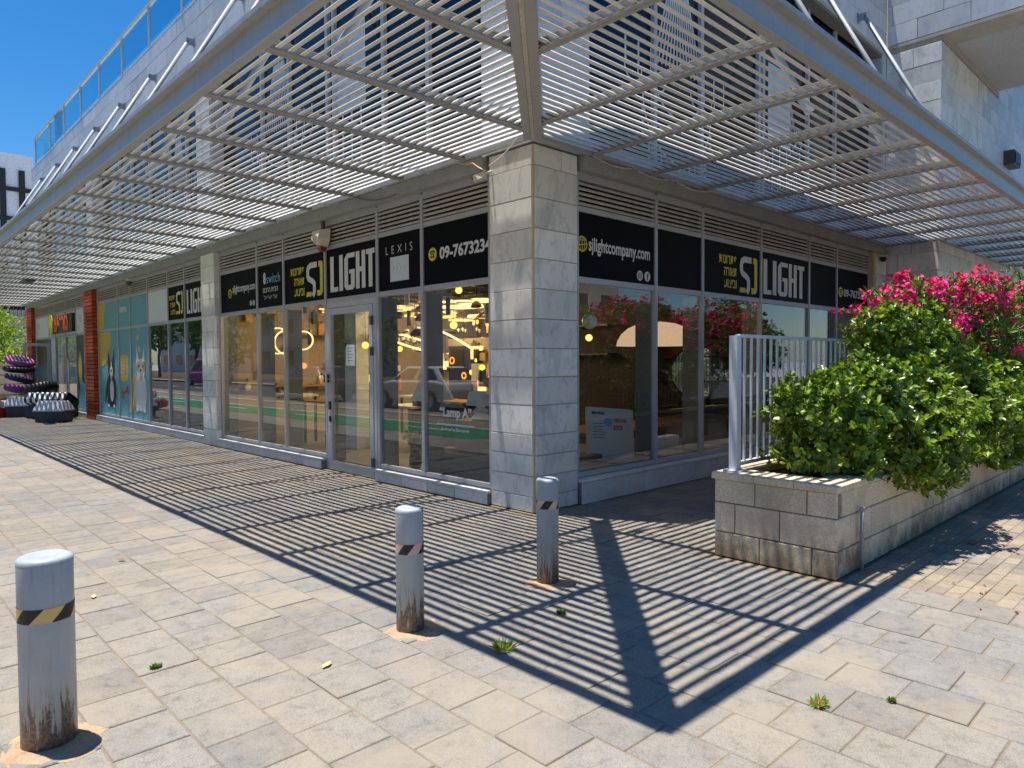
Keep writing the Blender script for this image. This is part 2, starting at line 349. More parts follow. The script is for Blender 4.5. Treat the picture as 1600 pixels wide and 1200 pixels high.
# facade frame: side 'L' faces -X and runs along +Y, side 'R' faces -Y and runs along +X
def P(side, u, v, w):                       # u along the facade from the corner, v up, w outwards
    return (-w, u, v) if side == 'L' else (u, -w, v)
def fbox(mb, side, u0, u1, v0, v1, w0, w1, mi=0):
    return mb.box(P(side, u0, v0, w0), P(side, u1, v1, w1), mi)
def FM(side, u, v, w):                      # matrix: local x = reading direction, y = up, z = out
    if side == 'L': mt_ = Matrix(((0, 0, -1), (-1, 0, 0), (0, 1, 0))).to_4x4()
    else: mt_ = Matrix(((1, 0, 0), (0, 0, -1), (0, 1, 0))).to_4x4()
    mt_.translation = Vector(P(side, u, v, w)); return mt_
def text_mesh(s, mat, box, mtx, name='lettering', parent=None, bold=0, spacing=1, depth=.002, stretch=True):
    """flat vinyl lettering fitted into box (x0,y0,width,height) of the local frame mtx"""
    cu = bpy.data.curves.new(name, 'FONT'); cu.body = s; cu.size = 1; cu.offset = bold; cu.space_character = spacing; cu.resolution_u = 3
    o = bpy.data.objects.new('tmp', cu); COL.objects.link(o); bpy.context.view_layer.update()
    me = bpy.data.meshes.new_from_object(o.evaluated_get(bpy.context.evaluated_depsgraph_get()))
    bpy.data.objects.remove(o); bpy.data.curves.remove(cu)
    n = len(me.vertices)
    if n == 0: return None
    co = np.empty(n*3); me.vertices.foreach_get('co', co); co = co.reshape(-1, 3)
    lo, hi = co.min(0), co.max(0); x0, y0, w_, h_ = box
    sx = w_/(hi[0]-lo[0]); sy = h_/(hi[1]-lo[1])
    if not stretch: sx = sy = min(sx, sy)
    c2 = np.zeros_like(co); c2[:, 0] = x0+(co[:, 0]-lo[0])*sx; c2[:, 1] = y0+(co[:, 1]-lo[1])*sy; c2[:, 2] = depth
    R3 = np.array(mtx.to_3x3()); T3 = np.array(mtx.translation); c2 = c2@R3.T+T3
    me.vertices.foreach_set('co', c2.ravel()); me.materials.clear(); me.materials.append(mat); me.update()
    return link(me, name, parent)
def poly_print(polys, mat, mtx, name, parent, depth=.002):
    """flat printed shapes, local x/y polygons"""
    mb = MB()
    for i_, q in enumerate(polys): mb.quad([mtx @ Vector((a, b_, depth+(i_ % 14)*.00012)) for a, b_ in q])
    return mb.build(name, mat, parent)
def ell(cx, cy, rx, ry, n=24, a0=0, a1=2*math.pi):
    return [(cx+rx*math.cos(a0+(a1-a0)*i/n), cy+ry*math.sin(a0+(a1-a0)*i/n)) for i in range(n if abs(a1-a0-2*math.pi) < 1e-6 else n+1)]
def ring_quads(cx, cy, r0, r1, n=24, a0=0, a1=2*math.pi):
    out = []
    for i in range(n):
        a, b_ = a0+(a1-a0)*i/n, a0+(a1-a0)*(i+1)/n
        out.append([(cx+r0*math.cos(a), cy+r0*math.sin(a)), (cx+r1*math.cos(a), cy+r1*math.sin(a)), (cx+r1*math.cos(b_), cy+r1*math.sin(b_)), (cx+r0*math.cos(b_), cy+r0*math.sin(b_))])
    return out

def bevel_slab(lx, ly, lz, c, name, mat):
    """block with chamfered top edges, origin at the middle of its top"""
    a, b_ = lx/2, ly/2; v = [(-a, -b_, -lz), (a, -b_, -lz), (a, b_, -lz), (-a, b_, -lz), (-a, -b_, -c), (a, -b_, -c), (a, b_, -c), (-a, b_, -c),
      (-a+c, -b_+c, 0), (a-c, -b_+c, 0), (a-c, b_-c, 0), (-a+c, b_-c, 0)]
    f = [(8, 9, 10, 11)]+[(i, (i+1) % 4, 4+(i+1) % 4, 4+i) for i in range(4)]+[(4+i, 4+(i+1) % 4, 8+(i+1) % 4, 8+i) for i in range(4)]
    me = bpy.data.meshes.new(name); me.from_pydata(v, [], f); me.materials.append(mat); me.update(); return me, np.array(v), f

def merged(name, mat, items, parent=None):
    """many placed copies (verts, faces, 4x4 or (loc,rz)) joined into one mesh"""
    V = []; F = []; n = 0
    for v, f, loc, rz in items:
        c, s_ = math.cos(rz), math.sin(rz); R2 = np.array([[c, -s_, 0], [s_, c, 0], [0, 0, 1]])
        V.append(v@R2.T+np.array(loc)); F += [tuple(i+n for i in q) for q in f]; n += len(v)
    me = bpy.data.meshes.new(name); me.from_pydata(np.concatenate(V).tolist(), [], F); me.materials.append(mat); me.update()
    return link(me, name, parent)

def dist_cam(x, y, z=0): return (Vector((x, y, z))-CAM_POS).length
def in_view(x, y, z=0, pad=.08):
    d = Vector((x, y, z))-CAM_POS; f_ = d.dot(fw)
    if f_ < .2: return False
    return abs(d.dot(rt2)/f_) < .7308+pad and abs(d.dot(up2)/f_) < .548+pad

# ================================================================== GROUND
g = MB(); g.quad([(-400, -400, -.03), (400, -400, -.03), (400, 600, -.03), (-400, 600, -.03)])
ground = tag(g.build('ground', M['kerb']), kind='structure')
g = MB(); g.quad([(-9, -14, -.007), (40, -14, -.007), (40, 70, -.007), (-9, 70, -.007)])
pavement = tag(g.build('pavement', M['sand']), kind='structure')

S = .30755; X0, Y0 = -3.17703, -1.95083
slab_me, slab_v, slab_f = bevel_slab(S-.007, S-.007, .03, .004, 'paving_slab', M['paver'])
slab_me2, _, _ = bevel_slab(S-.006, S-.006, .03, .005, 'paving_slab', M['paver'])
slabs = []
for i in range(-22, 62):
    cx = X0+(i+.5)*S
    for j in range(-30, 115):
        cy = Y0+(j+.5+(.5 if i % 2 else 0))*S
        # row phase: measured joints of column i
        if cx > .2 and cy > .25: continue
        if cx < -3.9 and cy > 5.8: continue
        if cx < -8.8 or cy < -9 or cx > 14 or cy > 30: continue
        if cx > .1 and -4.0 < cy < -2.9: continue
        if cx > 0 and -3.05 < cy < -2.0: continue
        if cx > .0 and cy > -.02 and cy < 9: continue
        slabs.append((dist_cam(cx, cy), cx, cy, in_view(cx, cy)))
slabs.sort(key=lambda q: (not q[3], q[0]))
rest = []
for k, (d, cx, cy, vis) in enumerate(slabs):
    z = random.uniform(-.0045, .001); rz = random.uniform(-.009, .009)
    dark = cx > .35 and cy > -1.1  # slabs lying in the building's shade take the darkened paver
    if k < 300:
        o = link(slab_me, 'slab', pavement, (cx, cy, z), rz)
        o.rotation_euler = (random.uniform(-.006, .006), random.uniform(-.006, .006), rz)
        if dark: o.material_slots[0].link = 'OBJECT'; o.material_slots[0].material = M['paver_shaded']
    else: rest.append((slab_v, slab_f, (cx, cy, z), rz, dark))
# distant slabs: same stones joined, in a few lots so that tone still differs from stone to stone
for lot in range(6):
    it = [r[:4] for q, r in enumerate(rest) if q % 6 == lot]
    if it: tag(merged('slab_field', M['paver'], it, pavement), kind='stuff')
# small sett paving beside the planter
sw, sh = .20, .10
sett_me, sett_v, sett_f = bevel_slab(sw-.006, sh-.006, .03, .004, 'paving_sett', M['paver_small'])
setts = []
for a in range(0, 75):
    for b_ in range(0, 10):
        cx = .21+(a+(.5 if b_ % 2 else 0))*sw; cy = -3.12-b_*sh
        setts.append((dist_cam(cx, cy), cx, cy))
for a in range(0, 60):
    for b_ in range(0, 20):
        pass
setts.sort(); rest = []
for k, (d, cx, cy) in enumerate(setts):
    z = random.uniform(-.003, .002); rz = random.uniform(-.02, .02)
    if k < 200: link(sett_me, 'sett', pavement, (cx, cy, z), rz)
    else: rest.append((sett_v, sett_f, (cx, cy, z), rz))
for lot in range(4): tag(merged('sett_field', M['paver_small'], rest[lot::4], pavement), kind='stuff')
# dark setts in the strip between the shop and the planter
it = []
for a in range(0, 60):
    for b_ in range(0, 20):
        cx = .1+(a+(.5 if b_ % 2 else 0))*.20; cy = -.15-b_*.1
        it.append((sett_v, sett_f, (cx+1.0, cy, random.uniform(.001, .004)), random.uniform(-.01, .01)))
# street side: green cycle lane, kerbs, road
def flat(name, mat, x0, x1, y0, y1, z, kind='structure'):
    q = MB(); q.box((x0, y0, z-.02), (x1, y1, z)); return tag(q.build(name, mat), kind=kind)
flat('cycle_lane', M['green_lane'], -5.5, -3.92, 5.9, 140, .002)
q = MB()
for k in range(22): q.box((-4.8, 7+k*6, .004), (-4.72, 9.4+k*6, .006))
q.box((-5.62, 5.9, .001), (-5.51, 140, .005))
tag(q.build('lane_marking', M['white_print']), kind='structure')
flat('kerb', M['kerb'], -7.4, -7.1, -60, 160, .02)
flat('road', M['asphalt'], -15.5, -7.4, -60, 300, -.01)
q = MB()
for k in range(40): q.box((-11.5, -50+k*6, -.008), (-11.38, -47+k*6, -.005))
tag(q.build('road_marking', M['white_print']), kind='structure')
flat('kerb', M['kerb'], -16.2, -15.5, -60, 300, .13)
flat('road', M['asphalt'], -7.0, 90, -24, -8.6, .004)
flat('far_verge', M['soil'], -40, -16.2, -60, 300, .12)
# mortar collars round the bollards
def patch(cx, cy, r, n=17, z=.003):
    q = MB(); pts = [(cx+r*(1+random.uniform(-.2, .22))*math.cos(2*math.pi*i/n), cy+r*(1+random.uniform(-.2, .22))*math.sin(2*math.pi*i/n)) for i in range(n)]
    inner = [(cx+(a-cx)*.5, cy+(b_-cy)*.5) for a, b_ in pts]
    for i in range(n):
        j = (i+1) % n; q.quad([(*pts[i], z-.006), (*pts[j], z-.006), (*inner[j], z+.006), (*inner[i], z+.006)])
    q.quad([(*a, z+.006) for a in inner]); return q

# ================================================================== BOLLARDS
def bollard(x, y, h, r, tape, label, zb):
    t = thing('bollard', label, 'bollard', (x, y, 0), 'grey steel bollards on the pavement')
    q = MB(); q.lathe([(r, -.02), (r, h-.028), (r*.985, h-.018)], n=28); q.build('post', M['bollard'], t, True)
    q = MB(); q.lathe([(r*1.01, h-.026), (r*1.015, h-.012), (r*.93, h-.003), (r*.78, h+.004), (r*.72, h+.001), (.0005, h+.001)], n=28, close=False); q.build('cap', M['bollard'], t, True)
    q = MB(); n = 48; hh = .030
    for i in range(n):
        for half in range(4):
            z0 = zb-hh+half*hh/2; z1 = z0+hh/2
            a0, a1 = 2*math.pi*i/n, 2*math.pi*(i+1)/n
            ph = ((i+half*1.4) % 12); mi = 0 if ph < 6 else 1
            sh_ = half*.018
            R_ = r*1.012
            P0 = lambda a, z: (R_*math.cos(a), R_*math.sin(a), z)
            sk = .13
            q.quad([P0(a0+sk*half*0, z0), P0(a1, z0), P0(a1, z1), P0(a0, z1)], mi)
    # slanted bands instead of the stepped ones
    q = MB(); nb = 8; sub = 8; lean = .55
    for k in range(nb):
        for s_ in range(sub):
            a0 = 2*math.pi*(k+s_/sub)/nb; a1 = 2*math.pi*(k+(s_+1)/sub)/nb
            P0 = lambda a, z: (r*1.012*math.cos(a), r*1.012*math.sin(a), z)
            zs = [zb-hh, zb-hh/3, zb+hh/3, zb+hh]
            for e in range(3):
                l0, l1 = lean*e/3, lean*(e+1)/3
                q.quad([P0(a0+l0, zs[e]), P0(a1+l0, zs[e]), P0(a1+l1, zs[e+1]), P0(a0+l1, zs[e+1])], k % 2)
    q.build('reflective_tape', [M['black'], M[tape]], t, True)
    return t
bollard(-4.555, -1.585, .795, .103, 'orange_tape', 'rusty grey bollard with orange and black tape, nearest the camera at bottom left', .565)
bollard(-2.732, -1.64, .735, .083, 'peach', 'grey bollard with pink and black tape at the edge of the canopy shadow, middle one', .50)
bollard(-1.495, -1.60, .755, .08, 'peach', 'grey bollard with pink and black tape right in front of the marble corner pillar', .575)
for x, y, r in ((-4.54, -1.62, .19), (-2.72, -1.66, .175), (-1.49, -1.6, .16)):
    tag(patch(x, y, r).build('mortar_patch', M['mortar']), kind='structure')

# ================================================================== BUILDING
bld = thing('commercial_building', 'marble clad corner building with glazed shopfronts and dark upstairs windows behind the canopy', 'building')
LOUV0, LOUV1, TOP = 3.33, 3.62, 3.70
def part(mb, name, mat, parent=bld, smooth=False): return mb.build(name, mat, parent, smooth)

tile_cache = {}
def tile(side, u0, u1, v0, v1, w, mat, parent, name='marble_tile', gap=.005, th=.018, jit=.0015):
    lx, ly = round(u1-u0-gap, 3), round(v1-v0-gap, 3); key = (side, lx, ly, mat.name)
    if key not in tile_cache:
        c = .003; a, b_ = lx/2, ly/2
        v = [(-a, -b_, -th), (a, -b_, -th), (a, b_, -th), (-a, b_, -th), (-a, -b_, -c), (a, -b_, -c), (a, b_, -c), (-a, b_, -c), (-a+c, -b_+c, 0), (a-c, -b_+c, 0), (a-c, b_-c, 0), (-a+c, b_-c, 0)]
        f = [(8, 9, 10, 11)]+[(i, (i+1) % 4, 4+(i+1) % 4, 4+i) for i in range(4)]+[(4+i, 4+(i+1) % 4, 8+(i+1) % 4, 8+i) for i in range(4)]
        R3 = FM(side, 0, 0, 0).to_3x3(); me = bpy.data.meshes.new(name)
        me.from_pydata([tuple(R3 @ Vector(q)) for q in v], [], f); me.materials.append(mat); me.update(); tile_cache[key] = me
    return link(tile_cache[key], name, parent, P(side, (u0+u1)/2, (v0+v1)/2, w+random.uniform(-jit, jit)))

# ---- corner pillar: solid core, courses of marble on two faces
courses = [.0, .165, .385, .605, .82, 1.135, 1.432, 1.735, 2.045, 2.36, 2.675, 2.99, 3.31, 3.64, 3.852]
q = MB(); q.box((.078, .078, 0), (.755, .745, 3.855)); cp = part(q, 'pillar', M['grout'])
for a, b_ in zip(courses[:-1], courses[1:]):
    if b_ == courses[-1]:
        tile('L', .088, .745, a, b_, -.062, M['marble'], cp); tile('R', .088, .50, a, b_, -.062, M['marble'], cp); tile('R', .50, .755, a, b_, -.062, M['marble'], cp)
    else:
        tile('L', .088, .745, a, b_, -.062, M['marble'], cp, gap=.009); tile('R', .088, .755, a, b_, -.062, M['marble'], cp, gap=.009)
# ---- second marble pillar
def marble_pillar(y0, y1, w=-.0, side_depth=.25):
    q = MB(); q.box((.018-w, y0+.018, 0), (side_depth, y1, 3.80)); pp = part(q, 'pillar', M['grout'])
    z = 0
    while z < 3.78:
        z2 = min(z+.315, 3.80)
        tile('L', y0, y1, z, z2, w, M['marble'], pp, gap=.008)
        me = tile('R', w+.004, side_depth, z, z2, -(y0), M['marble'], pp, gap=.008)
        z = z2
    return pp
marble_pillar(8.54, 9.22)
# ---- red brick pillars
brick_me = {}
def brick(side, u0, u1, v0, v1, w, parent):
    key = (side, round(u1-u0, 2), round(v1-v0, 3))
    if key not in brick_me:
        q = MB(); hu, hv = (u1-u0)/2, (v1-v0)/2
        a = [P(side, su*hu, sv*hv, 0) for su, sv in ((-1, -1), (1, -1), (1, 1), (-1, 1))]
        b_ = [P(side, su*hu, sv*hv, -.03) for su, sv in ((-1, -1), (1, -1), (1, 1), (-1, 1))]
        q.hull(b_, a); brick_me[key] = q.mesh('brick', M['brick'])
    return link(brick_me[key], 'brick', parent, P(side, (u0+u1)/2, (v0+v1)/2, w+random.uniform(-.002, .004)))
def brick_pillar(y0, y1, w, top):
    q = MB(); q.box((.03-w, y0+.03, 0), (.30, y1-.01, top)); pp = part(q, 'brick_pillar', M['brick_joint'])
    z = .01
    while z < top-.05:
        brick('L', y0, y1, z, z+.085, w, pp); brick('R', -w+.002, .29, z, z+.085, -y0, pp); z += .105
    return pp
brick_pillar(17.45, 18.36, .03, 3.72); brick_pillar(26.3, 27.25, .03, 3.72)

# ---- lintel beam over the shopfronts and soffit
q = MB(); q.box((-.005, .80, 3.70), (.32, 27.4, 3.858)); part(q, 'lintel_beam', M['render_grey'])
q = MB(); q.box((.80, -.005, 3.70), (10.17, .32, 3.858)); part(q, 'lintel_beam', M['render_grey'])
# ---- upper wall solid (plane x=.05 / y=.05), windows recessed
UW = -.05; UB = -.30
q = MB()
def wallbox(side, u0, u1, v0, v1, w0=UW-.02, w1=-.6): fbox(q, side, u0, u1, v0, v1, w1, w0)
ZL = 7.62; ZT = 8.75
wallbox('L', .07, .83, 3.86, ZL); wallbox('L', 8.75, 9.46, 3.86, ZL); wallbox('L', 17.5, 18.16, 3.86, ZL); wallbox('L', 25.2, 26.0, 3.86, ZL)
q.box((.07, .07, ZL), (.6, 26.0, ZT-.02))
q.box((.60, .07, ZL), (10.225, .6, ZT+.5)); q.box((10.15, .07, 0), (10.23, .5, ZL)); q.box((.60, .07, 3.86), (.93, .6, ZL)); q.box((10.02, .07, 3.86), (10.2, .6, ZL))
q.box((.07, .6, ZT+.0), (.6, .61, ZT+.01))
uw = part(q, 'upper_wall', M['grout_grey'])
def tiles_area(side, u0, u1, v0, v1, w, mat, parent, ch=.375, tl=1.15, off=0.0):
    r = 0; v = v0
    nrow = max(1, round((v1-v0)/ch)); h = (v1-v0)/nrow
    for r in range(nrow):
        u = u0-(tl*.5 if r % 2 else 0)-off*tl
        while u < u1-1e-4:
            a, b_ = max(u, u0), min(u+tl, u1)
            if b_-a > .05: tile(side, a, b_, v0+r*h, v0+(r+1)*h, w, mat, parent, gap=.008)
            u += tl
MU = M['marble_up']
tiles_area('L', .05, 26.0, ZL, ZT, UW, MU, uw, .377, 1.3)
for a, b_ in ((.05, .82), (8.75, 9.46), (17.5, 18.16), (25.2, 26.0)): tiles_area('L', a, b_, 3.87, ZL, UW, MU, uw, .42, .8)
tiles_area('R', .05, .94, 3.87, ZL, UW, MU, uw, .42, .9)
tiles_area('R', .05, 10.19, ZL+.1, ZT+.5, UW, MU, uw, .377, 1.3); tiles_area('R', 10.02, 10.19, 3.87, ZL+.1, UW, MU, uw, .42, .9)
q = MB(); q.box((.045, .05, ZT-.02), (.62, 26.02, ZT+.02)); part(q, 'coping', MU)
# limestone lintel undersides (recess of each opening)
q = MB()
for a, b_ in ((.83, 8.75), (9.46, 17.5), (18.16, 25.2)): q.box((.055, a, ZL-.05), (.34, b_, ZL-.002))
q.box((.93, .055, ZL+.05), (10.02, .34, ZL+.11)); part(q, 'window_lintel', M['limestone'])
q = MB()
for a in (8.75, 17.5): q.box((.068, a-.04, 3.87), (.33, a, ZL-.05))
for a in (.83, 9.46, 18.16): q.box((.068, a, 3.87), (.33, a+.04, ZL-.05))
q.box((.93, .068, 3.87), (.97, .33, ZL+.05)); q.box((9.98, .068, 3.87), (10.02, .33, ZL+.05)); part(q, 'window_reveal', M['plaster'])
# upper windows: panes + mullions
def upper_window(side, us, v0, v1, prints):
    w = UB
    for a, b_ in zip(us[:-1], us[1:]):
        q = MB(); fbox(q, side, a, b_, v0, v0+.06, w-.02, w+.03); fbox(q, side, a, b_, v1-.05, v1, w-.02, w+.03)
        fr = part(q, 'upper_window', M['alu_light'])
        q = MB(); fbox(q, side, a+.02, b_-.02, v0+.05, v1-.04, w-.012, w); q.build('pane', M['upper_glass'], fr)
        q = MB(); fbox(q, side, a-.035, a+.035, v0+.001, v1-.001, w-.021, w+.055); q.build('mullion', M['alu_light'], fr)
upper_window('L', [.85, 2.10, 3.10, 4.42, 4.62, 5.88, 6.9, 8.73], 3.9, ZL-.05, None)
upper_window('L', [9.5, 10.6, 11.7, 13.1, 14.5, 15.6, 17.48], 3.9, ZL-.05, None)
upper_window('L', [18.2, 19.6, 21, 22.4, 23.8, 25.18], 3.9, ZL-.05, None)
upper_window('R', [.97, 2.5, 3.62, 5.28, 5.42, 7.05, 8.2, 9.98], 3.9, ZL+.05, None)

# printed pictures on the upper windows: white line drawings of chandeliers
def chandelier(side, uc, v1, s, name='window_print'):
    mtx = FM(side, uc, 0, UB+.003); pol = []
    def ln(a, b_, w_=.012):
        a = Vector(a); b_ = Vector(b_); d = (b_-a).normalized(); n = Vector((-d.y, d.x))*w_
        pol.append([tuple(a-n), tuple(b_-n), tuple(b_+n), tuple(a+n)])
    ln((0, v1), (0, v1-.5*s), .01*s)
    for k in range(14):
        t = (k-6.5)/6.5; ln((t*.14*s, v1-.5*s), (t*.42*s, v1-1.35*s), .012*s)
    for ry, rr in ((1.35, .48), (1.65, .62)):
        pol.extend(ring_quads(0, v1-ry*s, rr*s-.02*s, rr*s, 20, math.pi, 2*math.pi))
    for k in range(-6, 7):
        t = k/6; base = v1-(1.65+.62*math.sqrt(max(0, 1-t*t)))*s
        ln((t*.6*s, base), (t*.6*s, base-.12*s), .012*s)
        for d in range(3): pol.append(ell(t*.6*s, base-(.2+.11*d)*s, .022*s, .04*s, 6))
    for k in (-1, 1):
        for a in range(3): 
            pol.extend(ring_quads(k*(.35+.2*a)*s, v1-1.5*s, .12*s, .14*s, 10, math.pi, 2*math.pi)); ln((k*(.47+.2*a)*s, v1-1.5*s), (k*(.47+.2*a)*s, v1-1.25*s), .014*s)
    poly_print(pol, M['white_print'], mtx, name, bld)
chandelier('L', 6.3, 7.3, 1.3); chandelier('L', 11.2, 7.0, 1.1); chandelier('R', 3.1, 7.3, 1.35); chandelier('R', 6.2, 6.8, 1.0)
for side, u, v in (('L', 3.95, 5.75), ('R', 6.1, 5.6)):
    mtx = FM(side, u, v, UB+.004)
    poly_print([[(-.45, -.5), (.35, -.5), (.35, .75), (-.45, .75)], [(-.3, -1.3), (-.26, -1.3), (-.26, -.5), (-.3, -.5)], [(-.05, -1.3), (-.01, -1.3), (-.01, -.5), (-.05, -.5)], [(.2, -1.3), (.24, -1.3), (.24, -.5), (.2, -.5)]], M['lamp_shade'], mtx, 'window_print', bld)

# ---- right hand mass with the overhanging balcony
q = MB(); q.box((10.22, -.91, 0), (22, 6, 7.70)); mass = part(q, 'side_wing', M['grout'])
def mass_tiles(v0, v1, ch, tl):
    n = round((v1-v0)/ch); h = (v1-v0)/n
    for r in range(n):
        a, b_ = v0+r*h, v0+(r+1)*h
        # face towards -X : drawn in the L frame
        tile('L', -.93, -.44 if r % 2 else -.2, a, b_, -10.2, M['marble'], mass, gap=.006)
        tile('L', -.44 if r % 2 else -.2, .05, a, b_, -10.2, M['marble'], mass, gap=.006)
        u = 10.2-(tl*.5 if r % 2 else 0)
        while u < 19.9:
            c, d = max(u, 10.2), min(u+tl, 20); 
            if d-c > .05: tile('R', c, d, a, b_, .93, MU if c > 13 else M['marble'], mass, gap=.006)
            u += tl
mass_tiles(2.6, 7.68, .36, .75)
q = MB(); q.box((14.62, -.91, 7.68), (22, 6, 13)); q.build('upper_block', M['grout'], mass)
tiles_area('R', 14.6, 20, 7.68, 12.0, .93, MU, mass, .38, 1.0)

q = MB(); q.box((10.2, -.93, 0), (20, -.91, 2.6)); q.box((10.2, -.93, 0), (10.22, .05, 2.6)); q.build('wall_cladding', M['marble'], mass)
# balcony slab, parapet and soffit
q = MB(); q.box((10.24, -5.0, 7.86), (14.6, .0, 12)); ov = part(q, 'balcony', M['plaster'])
q = MB(); q.box((10.2, -5.0, 7.80), (10.52, .04, 7.86)); q.box((10.52, -5.0, 7.80), (10.9, .04, 7.862)); q.build('balcony_edge', M['limestone'], ov)
tiles_area('L', -5.0, .045, 7.87, 9.4, -10.2, MU, ov, .38, .9)
q = MB(); q.box((10.24, -.94, 7.70), (14.6, .3, 7.86)); q.build('balcony_beam', M['limestone'], ov)

# ---- rooftop mass behind
q = MB(); q.box((.61, .61, 3.9), (10.2, 26, 8.6)); q.box((.7, .7, 8.6), (.71, .71, 8.61)); part(q, 'floor_core', M['room_dark'])
# ================================================================== SHOPFRONTS
XG = -.10                                   # front of the aluminium frames
def mullion(side, u, v0, fin=True, wd=.055, top=LOUV1+.06):
    q = MB(); fbox(q, side, u-wd/2, u+wd/2, v0, top, XG-.05, XG+.008); o = part(q, 'mullion', M['alu'])
    if fin:
        q = MB(); fbox(q, side, u-.026, u+.026, v0, 2.47, XG-.30, XG-.051); q.build('mullion_fin', M['alu_fin'], o)
    return o
def bay(side, a, b_, sill, louvres=True, glass=M['glass'], glass_label=None, sign=True, bottom=None, door=False):
    v0 = sill+.01 if bottom is None else bottom
    q = MB()
    if not door: fbox(q, side, a+.0276, b_-.0276, v0, v0+.055, XG-.05, XG)
    fbox(q, side, a+.0276, b_-.0276, 2.478, 2.545, XG-.05, XG)
    fbox(q, side, a+.0276, b_-.0276, 3.268, 3.33, XG-.05, XG); fbox(q, side, a+.0276, b_-.0276, LOUV1, TOP, XG-.05, XG)
    fr = part(q, 'window', M['alu'])
    if not door:
        q = MB(); fbox(q, side, a+.02, b_-.02, v0+.05, 2.482, XG-.032, XG-.022); q.build('pane', glass, fr)
    q = MB(); fbox(q, side, a+.028, b_-.028, 3.331, LOUV1-.001, XG-.12, XG-.11)
    lv = part(q, 'louvre_vent', M['black'])
    lw, n = (b_-a-.058), 5
    key = ('lv', side, round(lw, 2))
    if key not in tile_cache:
        q = MB(); hu = lw/2
        prof = [(-.062, .03), (-.056, .03), (.0, -.028), (-.006, -.028)]
        prof2 = [(w_, v_) for w_, v_ in prof]
        A = [P(side, -hu, v_, w_) for w_, v_ in prof2]; B = [P(side, hu, v_, w_) for w_, v_ in prof2]
        q.hull(A, B); fbox(q, side, -hu, hu, -.030, -.002, .0005, .006); tile_cache[key] = q.mesh('louvre_blade', M['louvre'])
    for k in range(n): link(tile_cache[key], 'louvre_blade', lv, P(side, (a+b_)/2, 3.345+.028+k*.0555, XG-.012))
    return fr
def sign_panel(side, a, b_, mat, label, w=XG-.012, name='sign_panel', group=None):
    q = MB(); fbox(q, side, a+.029, b_-.029, 2.546, 3.267, w-.012, w); o = q.build(name, mat)
    return tag(o, label, 'sign', group)
Lm = [.745, 2.05, 3.06, 4.47, 5.84, 6.86, 8.54]
L2 = [9.22, 10.44, 11.50, 12.93, 14.35, 15.43, 17.45]
L3 = [18.36, 19.0, 20.03, 21.41, 22.92, 23.94, 26.3]
Rm = [.755, 2.30, 3.40, 5.07, 6.78, 7.94, 9.49]
for us in (Lm, L2, L3):
    for i, u in enumerate(us):
        if i == 0: u += .03
        if i == len(us)-1: u -= .03
        mullion('L', u, 0.0 if us is Lm and i in (2, 3) or us is L3 and i in (4, 5) else .165, fin=(us is not L3))
for i, u in enumerate(Rm): mullion('R', u+(.03 if i == 0 else 0), .285)
for us in (Lm, L2, L3):
    for i in range(6):
        dr = (us is Lm and i == 2) or (us is L3 and i == 4)
        if us is L2 and i > 2: gl = M['teal']
        elif us is L3 and i in (0, 1, 5): gl = M['dark_film']
        else: gl = M['glass']
        bay('L', us[i], us[i+1], .155, glass=gl, door=dr)
for i in range(6): bay('R', Rm[i], Rm[i+1], .277)
q = MB(); q.box((9.52, .02, 0), (10.19, .32, 3.70)); rp = part(q, 'pillar', M['grout'])
z = 0
while z < 3.6: tile('R', 9.62, 10.15, z, min(z+.33, 3.69), -.002, M['marble'], rp); z += .33
# stone sills
def sill(side, u0, u1, h, pieces, dep=.10):
    q = MB(); fbox(q, side, u0+.003, u1-.003, 0, h-.03, -.3, -.012); s_ = part(q, 'sill', M['grout_grey'])
    u = u0
    for k in range(pieces):
        e = u0+(u1-u0)*(k+1)/pieces+(random.uniform(-.06, .06) if k < pieces-1 else 0)
        tile(side, u, e, 0, h-.032, 0, M['marble_sill'], s_, 'sill_stone', gap=.006)
        q = MB(); fbox(q, side, u+.003, e-.003, h-.03, h, -.12, .006+random.uniform(0, .004)); q.build('sill_cap', M['marble_sill'], s_)
        u = e
sill('L', .75, 3.03, .155, 4); sill('L', 4.50, 8.54, .155, 7); sill('L', 9.22, 17.45, .15, 14); sill('L', 18.4, 22.9, .14, 7); sill('L', 24, 26.3, .14, 3)
sill('R', .76, 9.6, .277, 16)

# ---- shop door
dw = part(MB().box(P('L', 3.092, 0, XG-.045), P('L', 3.16, 2.40, XG+.012)), 'door_jamb', M['alu_light'])
q = MB(); fbox(q, 'L', 4.37, 4.438, 0, 2.40, XG-.045, XG+.012); fbox(q, 'L', 3.092, 4.438, 2.401, 2.477, XG-.045, XG+.002)
dframe = part(q, 'door_frame', M['alu_light'])
q = MB(); a, b_ = 3.165, 4.365
fbox(q, 'L', a, a+.085, .01, 2.39, XG-.03, XG+.022); fbox(q, 'L', b_-.075, b_, .01, 2.39, XG-.03, XG+.022)
fbox(q, 'L', a+.086, b_-.076, .01, .135, XG-.03, XG+.021); fbox(q, 'L', a+.086, b_-.076, 2.30, 2.389, XG-.03, XG+.021)
door = part(q, 'door', M['alu_light'])
q = MB(); fbox(q, 'L', a+.08, b_-.07, .13, 2.31, XG-.01, XG); q.build('pane', M['glass'], door)
q = MB(); q.tube([P('L', b_-.035, .55, XG+.085), P('L', b_-.035, 1.45, XG+.085)], .014, 10)
for z in (.65, 1.35): q.tube([P('L', b_-.035, z, XG+.02), P('L', b_-.035, z, XG+.085)], .008, 8)
q.build('handle', M['white_metal'], door)
